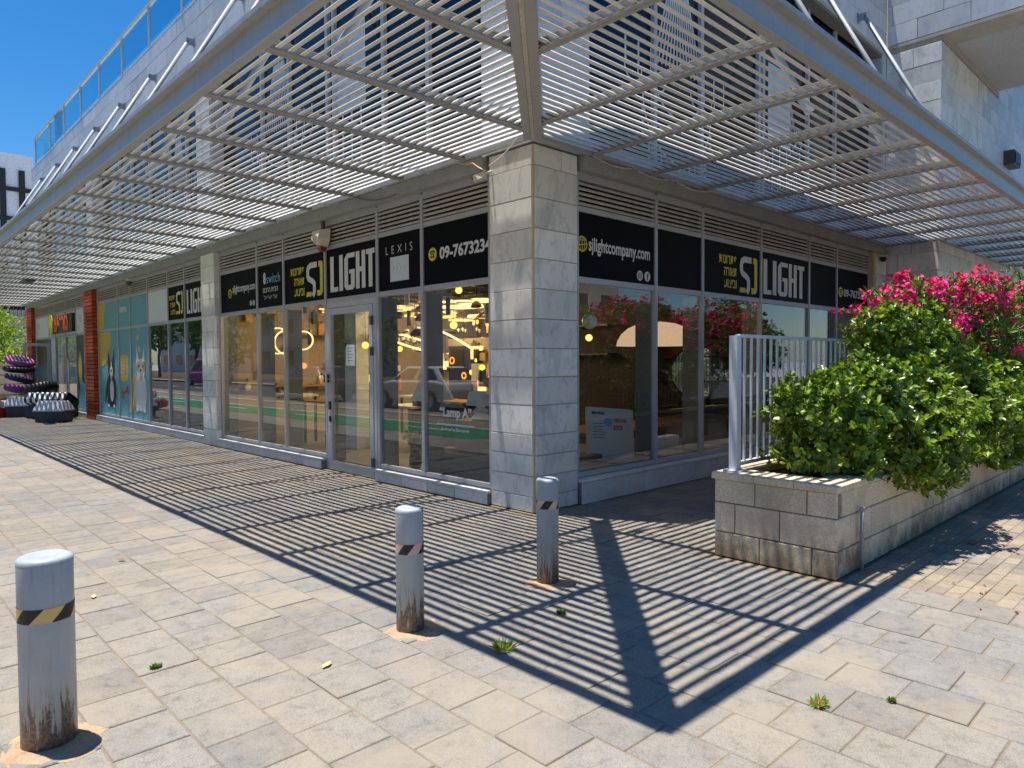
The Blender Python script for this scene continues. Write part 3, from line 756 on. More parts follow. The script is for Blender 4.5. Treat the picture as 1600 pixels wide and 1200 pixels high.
q = MB(); fbox(q, 'L', b_-.06, b_-.01, .90, 1.02, XG+.022, XG+.04); fbox(q, 'L', b_-.06, b_-.015, .72, .80, XG+.022, XG+.04); fbox(q, 'L', b_-.04, b_+.06, 1.30, 1.42, XG+.041, XG+.075); q.build('lock', M['black'], door)
for z in (.22, 1.75, 2.17):
    q = MB(); fbox(q, 'L', a-.02, a+.035, z-.06, z+.06, XG+.023, XG+.045); q.build('hinge', M['dark_grey'], door)
n_ = tag(poly_print([[(0, 0), (.23, 0), (.23, .30), (0, .30)]], M['paper'], FM('L', 3.89, 1.55, XG+.001), 'notice', None), 'pale blue paper notice taped inside the shop door glass', 'notice')
mt_ = FM('L', 3.89, 1.55, XG+.002)
poly_print([[(.04, .25-.045*k), (.19-.03*(k % 2), .25-.045*k), (.19-.03*(k % 2), .258-.045*k), (.04, .258-.045*k)] for k in range(5)], M['dark_grey'], mt_, 'print', n_)

# ================================================================== SIGNS
W_ = XG-.009
def heb(s): return s[::-1]
def letters_LIGHT(side, u_left, v0, w, h, par, mat=M['white_print']):
    """heavy squared capitals L I G H T drawn as vinyl shapes, x to the right"""
    mtx = FM(side, u_left, v0, W_); t = .042*w/1.15; P_ = []
    def R_(x0, y0, x1, y1): P_.append([(x0*w, y0*h), (x1*w, y0*h), (x1*w, y1*h), (x0*w, y1*h)])
    R_(0, 0, .085, 1); R_(.085, 0, .185, .13)
    R_(.215, 0, .30, 1)
    P_.append([(.335*w, .10*h), (.38*w, 0), (.42*w, 0), (.42*w, h), (.40*w, h), (.335*w, .86*h)]); R_(.42, .87, .57, 1); P_.append([(.42*w, 0), (.53*w, 0), (.57*w, .08*h), (.57*w, .13*h), (.42*w, .13*h)])
    R_(.485, .13, .57, .55); R_(.445, .44, .485, .55)
    R_(.597, 0, .677, 1); R_(.677, .45, .725, .58); R_(.725, 0, .803, 1)
    R_(.822, .87, 1.0, 1); R_(.872, 0, .952, .87)
    return poly_print(P_, mat, mtx, 'lettering', par)
def stroke(pts, w, w2=None):
    """thick line as quads with round joints"""
    out = []
    for (x0, y0), (x1, y1) in zip(pts[:-1], pts[1:]):
        d = math.hypot(x1-x0, y1-y0); nx, ny = -(y1-y0)/d*w/2, (x1-x0)/d*w/2
        out.append([(x0-nx, y0-ny), (x1-nx, y1-ny), (x1+nx, y1+ny), (x0+nx, y0+ny)])
    for x, y in pts[1:-1]: out.append(ell(x, y, w/2, w/2, 12))
    return out
def letters_SJ(side, u_left, v0, w, h, par):
    mtx = FM(side, u_left, v0, W_)
    sc = lambda L: [(x*w, y*h) for x, y in L]
    poly_print(stroke(sc([(.58, .93), (.24, .93), (.12, .87), (.09, .78), (.09, .62), (.14, .54), (.34, .45), (.43, .38), (.44, .14), (.36, .0)]), .145*w), M['white_print'], mtx, 'lettering', par)
    poly_print(stroke(sc([(.66, .93), (.80, .93), (.80, .14), (.76, .08), (.58, .07)]), .145*w)+[sc([(0, 0), (.29, 0), (.29, .14), (.03, .14)])], M['yellow_print'], mtx, 'lettering', par)
def globe(side, u, v, r, par):
    mtx = FM(side, u, v, W_); q_ = ring_quads(0, 0, r*.84, r, 24)+[[(-r*.06, -r*.9), (r*.06, -r*.9), (r*.06, r*.9), (-r*.06, r*.9)], [(-r*.9, -r*.3), (r*.9, .0), (r*.9, r*.12), (-r*.9, -r*.18)], [(-r*.8, r*.35), (r*.8, r*.5), (r*.78, r*.6), (-r*.8, r*.47)]]
    for s_ in (-1, 1):
        pts = [(s_*r*.5*math.cos(t), r*.9*math.sin(t)) for t in [(-math.pi/2)+math.pi*k/10 for k in range(11)]]
        for a, b_ in zip(pts[:-1], pts[1:]): q_.append([(a[0]-r*.05, a[1]), (a[0]+r*.05, a[1]), (b_[0]+r*.05, b_[1]), (b_[0]-r*.05, b_[1])])
    poly_print(q_, M['yellow_print'], mtx, 'emblem', par)
def social(side, u, v, r, par):
    for k, s_ in ((0, 'o'), (1, 'f')):
        mtx = FM(side, u if side == 'R' else u, v, W_); cx = k*r*2.5
        poly_print([ell(cx, 0, r, r, 20)], M['white_print'], mtx, 'emblem', par)
        if k: text_mesh('f', M['black'], (cx-r*.25, -r*.75, r*.65, r*1.45), mtx, 'emblem', par, bold=.04, depth=.004)
        else: poly_print([[(x*.55*r, y*.55*r) for x, y in ((-1, -1), (1, -1), (1, -.75), (-1, -.75))], [(x*.55*r, y*.55*r) for x, y in ((-1, .75), (1, .75), (1, 1), (-1, 1))], [(x*.55*r, y*.55*r) for x, y in ((-1, -.75), (-.75, -.75), (-.75, .75), (-1, .75))], [(x*.55*r, y*.55*r) for x, y in ((.75, -.75), (1, -.75), (1, .75), (.75, .75))]]+ring_quads(0, 0, r*.18, r*.3, 12), M['black'], mtx, 'emblem', par, .004)
def phone_icon(side, u, v, r, par):
    mtx = FM(side, u, v, W_); poly_print([ell(0, 0, r, r, 24)], M['yellow_print'], mtx, 'emblem', par)
    poly_print([[(-.5*r, -.55*r), (.5*r, -.55*r), (.32*r, .12*r), (-.32*r, .12*r)], [(-.62*r, .12*r), (-.3*r, .12*r), (-.25*r, .3*r), (.25*r, .3*r), (.3*r, .12*r), (.62*r, .12*r), (.58*r, .42*r), (.3*r, .55*r), (-.3*r, .55*r), (-.58*r, .42*r)]], M['black'], mtx, 'emblem', par, .004)
    poly_print([ell(0, -.2*r, .17*r, .17*r, 12)], M['yellow_print'], mtx, 'emblem', par, .006)
BV = M['black_vinyl']
# left front, from the corner outwards
s0 = sign_panel('L', Lm[0], Lm[1], BV, 'black sign panel with phone number beside the corner pillar on the left front')
phone_icon('L', 1.84, 2.915, .082, s0); text_mesh('09-7673234', M['white_print'], (0, 0, .93, .155), FM('L', 1.70, 2.835, W_), parent=s0, bold=.035)
s1 = sign_panel('L', Lm[1], Lm[2], BV, 'black sign panel reading LEXIS above a white switch plate')
text_mesh('LEXIS', M['white_print'], (0, 0, .60, .105), FM('L', 2.86, 3.02, W_), parent=s1, spacing=1.9, bold=-.012)
poly_print([[(0, 0), (.42, 0), (.42, .32), (0, .32)]], M['lamp_shade'], FM('L', 2.76, 2.655, W_), 'print', s1)
poly_print([[(.08+.08*k, .14), (.095+.08*k, .14), (.095+.08*k, .19), (.08+.08*k, .19)] for k in range(4)], M['alu'], FM('L', 2.76, 2.655, W_), 'print', s1, .004)
s2 = sign_panel('L', Lm[2], Lm[3], BV, 'black sign panel with big white LIGHT lettering over the shop door')
letters_LIGHT('L', 4.33, 2.635, 1.20, .52, s2)
s3 = sign_panel('L', Lm[3], Lm[4], BV, 'black sign panel with yellow Hebrew text and SJ emblem left of the shop door')
letters_SJ('L', 5.08, 2.62, .60, .51, s3)
for k, w_ in enumerate(('פתרונות', 'תאורה', 'וביצוע')):
    ww = (.46, .34, .34)[k]; text_mesh(heb(w_), M['yellow_print'], (.46-ww, 0, ww, .115), FM('L', 5.60, 2.985-.165*k, W_), parent=s3, bold=.022)
s4 = sign_panel('L', Lm[4], Lm[5], BV, 'narrow black sign panel with small white and blue switch lettering')
text_mesh('8', M['white_print'], (0, 0, .10, .20), FM('L', 6.62, 2.94, W_), parent=s4, bold=.06)
text_mesh('switch', M['blue_print'], (0, 0, .52, .16), FM('L', 6.50, 2.945, W_), parent=s4, bold=0)
text_mesh(heb('הבית החכם'), M['white_print'], (0, 0, .56, .075), FM('L', 6.63, 2.80, W_), parent=s4, bold=.012)
text_mesh(heb('של ישראל'), M['white_print'], (0, 0, .50, .075), FM('L', 6.60, 2.68, W_), parent=s4, bold=-.01)
s5 = sign_panel('L', Lm[5], Lm[6], BV, 'black sign panel with web address next to the second marble pillar')
globe('L', 8.05, 2.89, .085, s5); text_mesh('sjlightcompany.com', M['white_print'], (0, 0, .98, .18), FM('L', 7.93, 2.85, W_), parent=s5, bold=.022)
social('L', 7.14, 2.66, .048, s5)
# second bay group, beyond the marble pillar
s6 = sign_panel('L', L2[0], L2[1], BV, 'black sign panel with the start of LIGHT, half hidden by the second marble pillar')
letters_LIGHT('L', 10.33, 2.635, 1.06, .50, s6)
s7 = sign_panel('L', L2[1], L2[2], BV, 'small black sign panel with yellow and white SJ emblem beyond the second marble pillar')
letters_SJ('L', 10.98, 2.66, .48, .48, s7)
for k, w_ in enumerate(('פתרונות', 'תאורה', 'וביצוע')):
    ww = (.38, .30, .30)[k]; text_mesh(heb(w_), M['yellow_print'], (.38-ww, 0, ww, .10), FM('L', 11.42, 2.98-.155*k, W_), parent=s7, bold=.022)
sign_panel('L', L2[2], L2[3], M['paper'], 'blank white panel between the black signs and the teal pet panels')
for i, lb in ((3, 'teal panel with small grey Hebrew words above the brown and white dog'), (4, 'teal panel with small white word above the bone picture'), (5, 'teal and mustard panel beside the near brick pillar')):
    o = sign_panel('L', L2[i], L2[i+1], M['teal'], lb)
    if i == 4: text_mesh('BISPRO', M['white_print'], (0, 0, .62, .14), FM('L', 15.25, 2.92, W_), parent=o, bold=.05)
    if i == 5: poly_print([[(0, 0), (.55, 0), (.62, .2), (.72, .5), (.78, .715), (0, .715)]], M['mustard'], FM('L', L2[6]-.04, 2.55, W_), 'print', o)
    if i == 3:
        text_mesh(heb('פטבול'), M['alu'], (0, 0, .42, .10), FM('L', 13.55, 3.08, W_), parent=o); text_mesh(heb('חיות'), M['alu'], (0, 0, .18, .10), FM('L', 13.2, 2.66, W_), parent=o)
# pictures printed on the teal window film
WP = XG-.020
film = bld
poly_print([[(x, y) for x, y in ell(-.1, 2.47, 1.25, .98, 40, math.pi*1.5, math.pi*2)]+[(-.1, 2.47)]], M['mustard'], FM('L', 17.3, 0, WP), 'window_print', film)
def dog(u, v, s_, body, chest, tongue, ear):
    mtx = FM('L', u, v, WP) @ Matrix.Diagonal((1.75, 1, 1, 1))
    poly_print([ell(0, .45*s_, .27*s_, .48*s_, 20), ell(.02*s_, 1.02*s_, .20*s_, .25*s_, 18), [(-.19*s_, 1.1*s_), (-.04*s_, 1.2*s_), (-.16*s_, 1.62*s_)], [(.06*s_, 1.2*s_), (.20*s_, 1.1*s_), (.20*s_, 1.60*s_)], [(-.22*s_, 0), (-.12*s_, 0), (-.1*s_, .5*s_), (-.25*s_, .5*s_)], [(.1*s_, 0), (.2*s_, 0), (.22*s_, .5*s_), (.08*s_, .5*s_)], [(-.40*s_, .1*s_), (-.34*s_, .1*s_), (-.15*s_, .7*s_), (-.25*s_, .7*s_)]], body, mtx, 'window_print', film, .003)
    poly_print([ell(.03*s_, .42*s_, .11*s_, .30*s_, 14), ell(.02*s_, .95*s_, .09*s_, .16*s_, 14), [(-.01*s_, 1.0*s_), (.05*s_, 1.0*s_), (.04*s_, 1.24*s_), (0, 1.24*s_)], ell(-.17*s_, .0, .06*s_, .05*s_, 8), ell(.15*s_, .0, .06*s_, .05*s_, 8)], chest, mtx, 'window_print', film, .005)
    poly_print([ell(-.08*s_, 1.08*s_, .03*s_, .03*s_, 8), ell(.13*s_, 1.08*s_, .03*s_, .03*s_, 8), ell(.02*s_, .98*s_, .045*s_, .035*s_, 8)], M['black'], mtx, 'window_print', film, .007)
    poly_print([ell(.02*s_, .80*s_, .045*s_, .08*s_, 10)], tongue, mtx, 'window_print', film, .007)
    if ear: poly_print([ell(-.10*s_, 1.06*s_, .085*s_, .14*s_, 12), ell(.15*s_, 1.06*s_, .085*s_, .14*s_, 12)], ear, mtx, 'window_print', film, .004)
dog(16.25, .45, .98, M['black'], M['white_print'], M['peach'], None)
poly_print([[(x, y) for x, y in ell(0, .25, .62, .85, 32) if y > .0 and x < .6]], M['mustard'], FM('L', 14.0, .23, WP), 'window_print', film, .001)
dog(13.65, .45, 1.0, M['white_print'], M['paper'], M['peach'], M['tan'])
poly_print([[(0, .06), (.10, 0), (.62, .02), (.66, .10), (.68, .62), (.50, .74), (.14, .72), (0, .60)]], M['mustard'], FM('L', 15.32, 1.12, WP), 'window_print', film, .003)
poly_print([[(.1, .5-.1*k), (.56-.1*(k % 2), .5-.1*k), (.56-.1*(k % 2), .53-.1*k), (.1, .53-.1*k)] for k in range(4)], M['alu'], FM('L', 15.32, 1.12, WP), 'window_print', film, .005)
mtx = FM('L', 15.25, .78, WP)
poly_print([[(.08, -.02), (.50, .10), (.47, .17), (.05, .05)]]+[ell(a, b_, .065, .06, 10) for a, b_ in ((.03, .07), (.07, -.05), (.48, .2), (.53, .09))], M['red'], mtx, 'window_print', film, .003)
poly_print([ell(a, b_, r, r*.9, 10) for a, b_, r in ((0, 0, .10), (-.12, .28, .08), (.02, .52, .06))], M['peach'], FM('L', 13.7, 1.95, WP), 'window_print', film, .003)
# pet shop fascia
for i in range(6):
    o = sign_panel('L', L3[i], L3[i+1], M['paper'], ['white fascia strip right beside the near brick pillar', 'white fascia panel with red paw splashes next to the near brick pillar', 'white fascia panel behind the right end of the red Hebrew letters', 'white fascia panel behind the left end of the red Hebrew letters', 'white fascia panel behind the yellow end of the pet shop sign', 'white fascia panel with a faint red drawing near the far brick pillar'][i])
    if i in (1, 5): poly_print([ell(.3+.16*math.cos(k*1.9), .36+.2*math.sin(k*2.3), .07, .07, 9) for k in range(6)], M['peach'], FM('L', L3[i+1]-.15, 2.55, W_), 'print', o)
q = MB(); fbox(q, 'L', 20.1, 23.0, 2.62, 3.18, W_+.01, W_+.10); ps = tag(q.build('pet_shop_sign', M['sign_dark']), 'raised dark sign with red Hebrew letters and yellow end over the pet shop door', 'sign')
q = MB(); q.hull([P('L', 23.05+.28*math.cos(t), 2.92+.36*math.sin(t), W_+.02) for t in [2*math.pi*k/16 for k in range(16)]], [P('L', 23.05+.28*math.cos(t), 2.92+.36*math.sin(t), W_+.12) for t in [2*math.pi*k/16 for k in range(16)]]); q.build('sign_badge', M['yellow_print'], ps)
text_mesh('שפרם', plain('sign_letter_red', (.8, .13, .07), .5), (0, 0, 2.0, .50), FM('L', 22.55, 2.66, W_+.105), parent=ps, bold=.05, depth=.012)
poly_print([ell(0, 1.75, .26, .42, 16), ell(1.95, 1.45, .22, .55, 14)], M['mustard'], FM('L', 21.6, 0, WP), 'window_print', film, .004)
poly_print([ell(0, .9, .22, .8, 16), ell(.0, 1.55, .2, .25, 12)], M['white_print'], FM('L', 21.35, 0, WP), 'window_print', film, .006)
poly_print([[(0, .22), (1.3, .22), (1.0, .9), (.55, 1.15), (.2, .8)]], M['teal'], FM('L', 20.0, 0, WP), 'window_print', film, .006)
# right front
r0 = sign_panel('R', Rm[0], Rm[1], BV, 'wide black sign panel with web address right of the corner pillar')
globe('R', .885, 2.915, .088, r0); text_mesh('sjlightcompany.com', M['white_print'], (0, 0, 1.18, .205), FM('R', 1.0, 2.80, W_), parent=r0, bold=.022)
social('R', 1.97, 2.645, .062, r0)
sign_panel('R', Rm[1], Rm[2], BV, 'plain black sign panel on the right front, without any lettering')
r2 = sign_panel('R', Rm[2], Rm[3], BV, 'black sign panel with yellow Hebrew text and SJ emblem on the right front')
letters_SJ('R', 4.42, 2.60, .62, .53, r2)
for k, w_ in enumerate(('פתרונות', 'תאורה', 'וביצוע')):
    ww = (.50, .36, .36)[k]; text_mesh(heb(w_), M['yellow_print'], (.50-ww, 0, ww, .12), FM('R', 3.84, 2.985-.17*k, W_), parent=r2, bold=.022)
r3 = sign_panel('R', Rm[3], Rm[4], BV, 'black sign panel with big white LIGHT lettering on the right front')
letters_LIGHT('R', 5.16, 2.62, 1.44, .54, r3)
sign_panel('R', Rm[4], Rm[5], BV, 'plain black sign panel between LIGHT and the far phone number')
r5 = sign_panel('R', Rm[5], Rm[6], BV, 'black sign panel with small phone number at the far end of the right front')
phone_icon('R', 8.14, 2.84, .095, r5); text_mesh('09-7673234', M['white_print'], (0, 0, 1.15, .15), FM('R', 8.28, 2.76, W_), parent=r5, bold=.035)
# lettering stuck on the glass
lg = text_mesh('“Lamp A”', M['white_print'], (0, 0, .60, .155), FM('L', 1.74, .90, XG-.020), 'glass_lettering', bold=.03)
tag(lg, 'white vinyl Lamp A lettering on the window beside the corner pillar', 'lettering')
poly_print([[(0, -.06), (.70, -.06), (.70, -.048), (0, -.048)]], M['white_print'], FM('L', 1.79, .90, XG-.020), 'underline', lg)
text_mesh('Designed by Ran Lerner', M['white_print'], (0, 0, .53, .05), FM('L', 1.71, .755, XG-.020), parent=lg, bold=.02)

# ================================================================== CANOPY
CW, CR, H0 = 2.882, 2.69, 3.858; DJ, OFF, DR, OFR = 1.18255, -.13352, 1.14672, -.25683
YE, XE = 28.25, 17.0
can = thing('louvred_canopy', 'grey steel sunshade canopy with parallel slats wrapping the corner of the building', 'canopy')
ST = M['steel']
q = MB()
q.box((-CW-.010, -CR-.002, H0+.008), (-CW, YE, H0+.245)); q.box((-CW-.075, -CR-.075, H0), (-CW, YE, H0+.008)); q.box((-CW-.075, -CR-.075, H0+.245), (-CW, YE, H0+.255)); q.box((-CW-.075, -CR-.075, H0+.255), (-CW-.068, YE, H0+.285))
q.build('outer_beam', ST, can)
q = MB()
q.box((-CW+.001, -CR-.010, H0+.008), (XE, -CR, H0+.245)); q.box((-CW+.001, -CR-.075, H0), (XE, -CR, H0+.008)); q.box((-CW+.001, -CR-.075, H0+.245), (XE, -CR, H0+.255)); q.box((-CW-.067, -CR-.075, H0+.256), (XE, -CR-.068, H0+.285))
q.box((-CW-.009, -CR-.010, H0+.008), (-CW, -CR-.0025, H0+.245))
q.build('outer_beam', ST, can)
q = MB(); q.box((-.055, .055, H0+.004), (-.008, YE, H0+.14)); q.build('inner_beam', ST, can)
q = MB(); q.box((-.008, -.055, H0+.004), (10.2, -.008, H0+.14)); q.box((10.2, -.985, H0+.004), (XE, -.935, H0+.14)); q.build('inner_beam', ST, can)
q = MB(); q.box((-CW, YE-.05, H0+.003), (.0, YE, H0+.2)); q.build('end_beam', ST, can)
# hip
hd = Vector((-CW, -CR, 0)).normalized(); hn = Vector((-hd.y, hd.x, 0)); L_ = math.hypot(CW, CR)
for s_, nm in ((-1, 0), (1, 0)):
    q = MB(); q.obox(hd*(L_/2)+hn*s_*.058+Vector((0, 0, H0+.068)), hd, hn, (0, 0, 1), L_/2, .038, .075); q.build('hip_beam', M['joist'], can)
q = MB(); q.obox(hd*(L_/2)+Vector((0, 0, H0+.01)), hd, hn, (0, 0, 1), L_/2, .018, .015); q.build('hip_seam', M['limestone'], can)
hipy = lambda x: x*CR/CW
hipx = lambda y: y*CW/CR
def joist_mesh(side, ln):
    q = MB(); fbox(q, side, -.038, -.003, 0, .012, 0, ln); fbox(q, side, .003, .038, 0, .012, 0, ln); fbox(q, side, -.003, .003, .004, .078, .002, ln-.002); fbox(q, side, -.028, .028, .078, .084, 0, ln)
    return q.mesh('joist', M['joist'])
jl, jr = joist_mesh('L', CW-.058), joist_mesh('R', CR-.058)
kL = range(-1, 24); kR = range(-1, 15)
for k in kL:
    y = OFF+k*DJ
    if k == -1: link(joist_mesh('L', CW+y*CW/CR-.08), 'joist', can, (hipx(y)-.08, y, H0+.001))
    elif k == 0: link(joist_mesh('L', CW-.25), 'joist', can, (-.25, y, H0+.001))
    else: link(jl, 'joist', can, (-.056, y, H0+.001))
for k in kR:
    x = OFR+k*DR
    if k == -1: link(joist_mesh('R', CR+x*CR/CW-.08), 'joist', can, (x, hipy(x)-.08, H0+.001))
    elif k == 0: link(joist_mesh('R', CR-.35), 'joist', can, (x, -.35, H0+.001))
    elif x > 10.2: link(joist_mesh('R', CR-1.0), 'joist', can, (x, -.99, H0+.001))
    else: link(jr, 'joist', can, (x, -.056, H0+.001))
# slats: trapezoid blades whose broad face leans out and up
PL, PR = .0957, .0960
SWD, SHT = .047, .043
def slat_geo(side, u0, u1):
    prof = [(0, 0), (-.001, .007), (-.047, .041), (-.051, .038), (-.034, 0)]
    A = [P(side, u0, v, w) for w, v in prof]; B = [P(side, u1, v, w) for w, v in prof]
    return A, B
ZS = H0+.022
segs = []    # (dist, side, u0, u1, w)
nL = int((CW-.04)/PL); nR = int((CR-.04)/PR)
for r in range(nL):
    w = CW-.055-r*PL
    if w < .07: continue
    ys = [hipy(-w)+.105]+[OFF+k*DJ for k in kL if OFF+k*DJ > hipy(-w)+.14]+[YE-.05]
    for a, b_ in zip(ys[:-1], ys[1:]):
        a2 = a if a == ys[0] else a+.005
        segs.append((dist_cam(-w, (a+b_)/2, 3.9), 'L', a2, b_-.005, w, in_view(-w, (a+b_)/2, 3.9, .15)))
for r in range(nR):
    w = CR-.055-r*PR
    if w < .07: continue
    xs = [hipx(-w)+.105]+[OFR+k*DR for k in kR if OFR+k*DR > hipx(-w)+.14]+[XE-.05]
    for a, b_ in zip(xs[:-1], xs[1:]):
        if a > 10.1 and w < 1.0: continue
        a2 = a if a == xs[0] else a+.005
        segs.append((dist_cam((a+b_)/2, -w, 3.9), 'R', a2, b_-.005, w, in_view((a+b_)/2, -w, 3.9, .15)))
segs.sort(key=lambda s_: (not s_[5], s_[0]))
smc = {}; qs = MB()
for k, (d, side, a, b_, w, vis) in enumerate(segs):
    if k < 300:
        key = (side, round(b_-a, 3))
        if key not in smc:
            q = MB(); h = (b_-a)/2; A, B = slat_geo(side, -h, h); q.hull(A, B); smc[key] = q.mesh('slat', M['slat'])
        o = link(smc[key], 'slat', can, Vector(P(side, (a+b_)/2, ZS+random.uniform(-.0012, .0012), w+random.uniform(-.001, .001)))); o.rotation_euler = (0, 0, random.uniform(-.0015, .0015))
    else:
        A, B = slat_geo(side, a, b_); off = Vector(P(side, 0, ZS, w))
        qs.hull([Vector(t)+off for t in A], [Vector(t)+off for t in B])
tag(qs.build('slat_field', M['slat'], can), kind='stuff')
# tie rods
def tie_rod(side, u):
    wt = (CW if side == 'L' else CR)-.66
    a = Vector(P(side, u, 7.93, UW+.12)); b_ = Vector(P(side, u, H0+.22, wt)); d = (b_-a).normalized()
    q = MB(); q.tube([a+d*.05, b_-d*.12], .036, 10); r_ = q.build('tie_rod', M['rod'], can, True)
    q = MB(); fbox(q, side, u-.012, u+.012, 7.87, 8.0, UW+.001, UW+.15); fbox(q, side, u-.045, u+.045, 7.85, 8.03, UW+.001, UW+.012)
    e = b_; q.obox(e-d*.06, d, P(side, 1, 0, 0), d.cross(Vector(P(side, 1, 0, 0))), .12, .008, .045); q.build('clevis', M['rod'], r_)
    q = MB(); q.tube([Vector(P(side, u-.04, 7.93, UW+.13)), Vector(P(side, u+.04, 7.93, UW+.13))], .012, 8); q.build('bolt', M['dark_grey'], r_)
for k in range(0, 11): tie_rod('L', .12+OFF+DJ*2*k)
for k in range(0, 4): tie_rod('R', 1.79+2.293*k)
# downlight boxes on the far slats
for y, x, lb in ((17.6, -1.5, 'nearest flat dark light box under the far slats of the canopy'), (22.0, -1.9, 'middle flat dark light box under the far end of the canopy'), (24.5, -2.1, 'farthest small dark light box under the canopy at the left edge')):
    q = MB(); q.box((x-.12, y-.35, H0-.06), (x+.12, y+.35, H0)); q.box((x-.09, y-.3, H0-.065), (x+.09, y+.3, H0-.06)); 
    tag(q.build('canopy_light', M['dark_grey']), lb, 'light', 'light boxes under the far canopy')

# ================================================================== SMALL FIXTURES
# alarm siren over the door
t = thing('alarm_siren', 'cream alarm siren with dark red lens mounted on the louvres left of the door', 'alarm', P('L', 4.36, 3.42, 0))
q = MB(); Pf = lambda u, v, w: P('L', u, v, w)
q.hull([Pf(-.15, .13, -.05), Pf(.13, .13, -.05), Pf(.12, -.02, -.05), Pf(.03, -.15, -.05), Pf(-.05, -.15, -.05), Pf(-.14, -.02, -.05)],
       [Pf(-.12, .11, .10), Pf(.10, .11, .10), Pf(.10, -.01, .13), Pf(.03, -.10, .08), Pf(-.04, -.10, .08), Pf(-.11, -.01, .13)]); q.build('housing', M['cream'], t)
q = MB(); q.hull([Pf(-.07, -.13, -.04), Pf(.05, -.13, -.04), Pf(.05, -.13, .07), Pf(-.07, -.13, .07)], [Pf(-.04, -.19, -.03), Pf(.03, -.19, -.03), Pf(.03, -.19, .04), Pf(-.04, -.19, .04)]); q.build('lens', M['dark_red'], t)
q = MB(); fbox(q, 'L', -.02, .02, .13, .26, -.04, .01); q.build('bracket', M['dark_grey'], t)
t = thing('security_camera', 'small white security camera at the top left edge of the corner pillar', 'camera', (-.0, .72, 3.60))
q = MB(); q.obox((-.03, .08, .03), (-.5, .8, -.3), (.8, .5, 0), (.15, .24, .95), .07, .035, .035); q.build('housing', M['cream'], t)
q = MB(); q.tube([(.06, -.02, .09), (-.02, .03, .05)], .012, 8); q.build('bracket', M['cream'], t)
q = MB(); q.cyl((-.066, .137, .008), (-.074, .15, .003), .022, n=10); q.build('lens', M['black'], t)
t = thing('dome_camera', 'small dark dome camera at the far end of the right front', 'camera', (9.80, -.06, 3.62))
q = MB(); q.lathe([(.02, -.09), (.055, -.06), (.06, -.02), (.05, .0)], n=12); q.build('dome', M['black'], t, True)
q = MB(); q.box((-.06, -.06, 0), (.06, .06, .04)); q.build('mount', M['cream'], t)
t = thing('dome_camera', 'small round camera on the lintel above the teal pet panels', 'camera', (-.03, 13.9, 3.62))
q = MB(); q.lathe([(.02, -.11), (.07, -.07), (.075, -.02), (.06, .0)], n=12); q.build('dome', M['dark_grey'], t, True)
q = MB(); q.box((-.05, -.05, 0), (.05, .05, .06)); q.build('mount', M['cream'], t)
t = thing('wall_vent', 'dark box vent high on the marble side wing at the right edge', 'vent', (15.5, -.93, 6.42))
q = MB(); q.box((-.32, -.22, -.17), (.32, 0, .17)); q.build('housing', M['dark_grey'], t)
q = MB(); q.box((-.27, -.24, -.12), (.27, -.221, .12)); q.build('grille', M['black'], t)
# loose cables
def cable(pts, r, label, mat=M['cream']):
    q = MB(); out = []
    for a, b_ in zip(pts[:-1], pts[1:]):
        for k in range(6):
            t_ = k/6; p_ = Vector(a).lerp(Vector(b_), t_); p_.z -= .06*math.sin(math.pi*t_)*(Vector(a)-Vector(b_)).length; out.append(p_)
    out.append(Vector(pts[-1])); q.tube(out, r, 5); tag(q.build('cable', mat), label, 'cable')
cable([(-.10, 1.15, 3.86), (-.08, .85, 3.78), (-.02, .70, 3.68)], .008, 'thin orange cable sagging to the camera on the corner pillar', M['peach'])
cable([(-.07, .6, 3.70), (-.07, .12, 3.92)], .007, 'pale cable running up across the top of the corner pillar')
cable([(.85, -.09, 3.84), (1.6, -.09, 3.84), (2.4, -.09, 3.85), (3.3, -.09, 3.85)], .008, 'thin loose cable looping along the right canopy edge', M['peach'])
cable([(-.03, 3.4, 3.86), (-.03, 2.4, 3.72)], .006, 'thin dark cable hanging slantwise over the louvres', M['dark_grey'])

# ================================================================== ROOF BALUSTRADE (left)
t = thing('glass_balustrade', 'roof balustrade with blue tinted glass panels and grey posts at top left', 'railing')
ys = [1.6, 3.72, 5.85, 7.97, 10.08, 12.2, 14.32, 16.44, 18.5, 20.6, 22.7, 25.1]
for k, y in enumerate(ys):
    q = MB(); q.box((.03, y-.03, ZT+.02), (.08, y+.03, 9.64)); q.build('post', M['alu_light'], t)
    if k: 
        q = MB(); q.box((.05, ys[k-1]+.05, ZT+.10), (.062, y-.05, 9.60)); q.build('glass_panel', M['glass_rail'], t)
q = MB(); q.box((.015, 1.0, 9.64), (.095, 25.14, 9.70)); q.box((.095, 25.06, 9.64), (3.0, 25.14, 9.70)); q.build('handrail', M['alu_light'], t)
q = MB(); q.box((.3, 25.09, ZT+.1), (2.9, 25.10, 9.6)); q.build('glass_panel', M['glass_rail'], t)
q = MB(); q.box((.10, 21.2, 8.95), (.12, 22.2, 9.64)); tag(q.build('banner', M['navy']), 'dark cloth hung behind the roof balustrade near the left end', 'cloth')

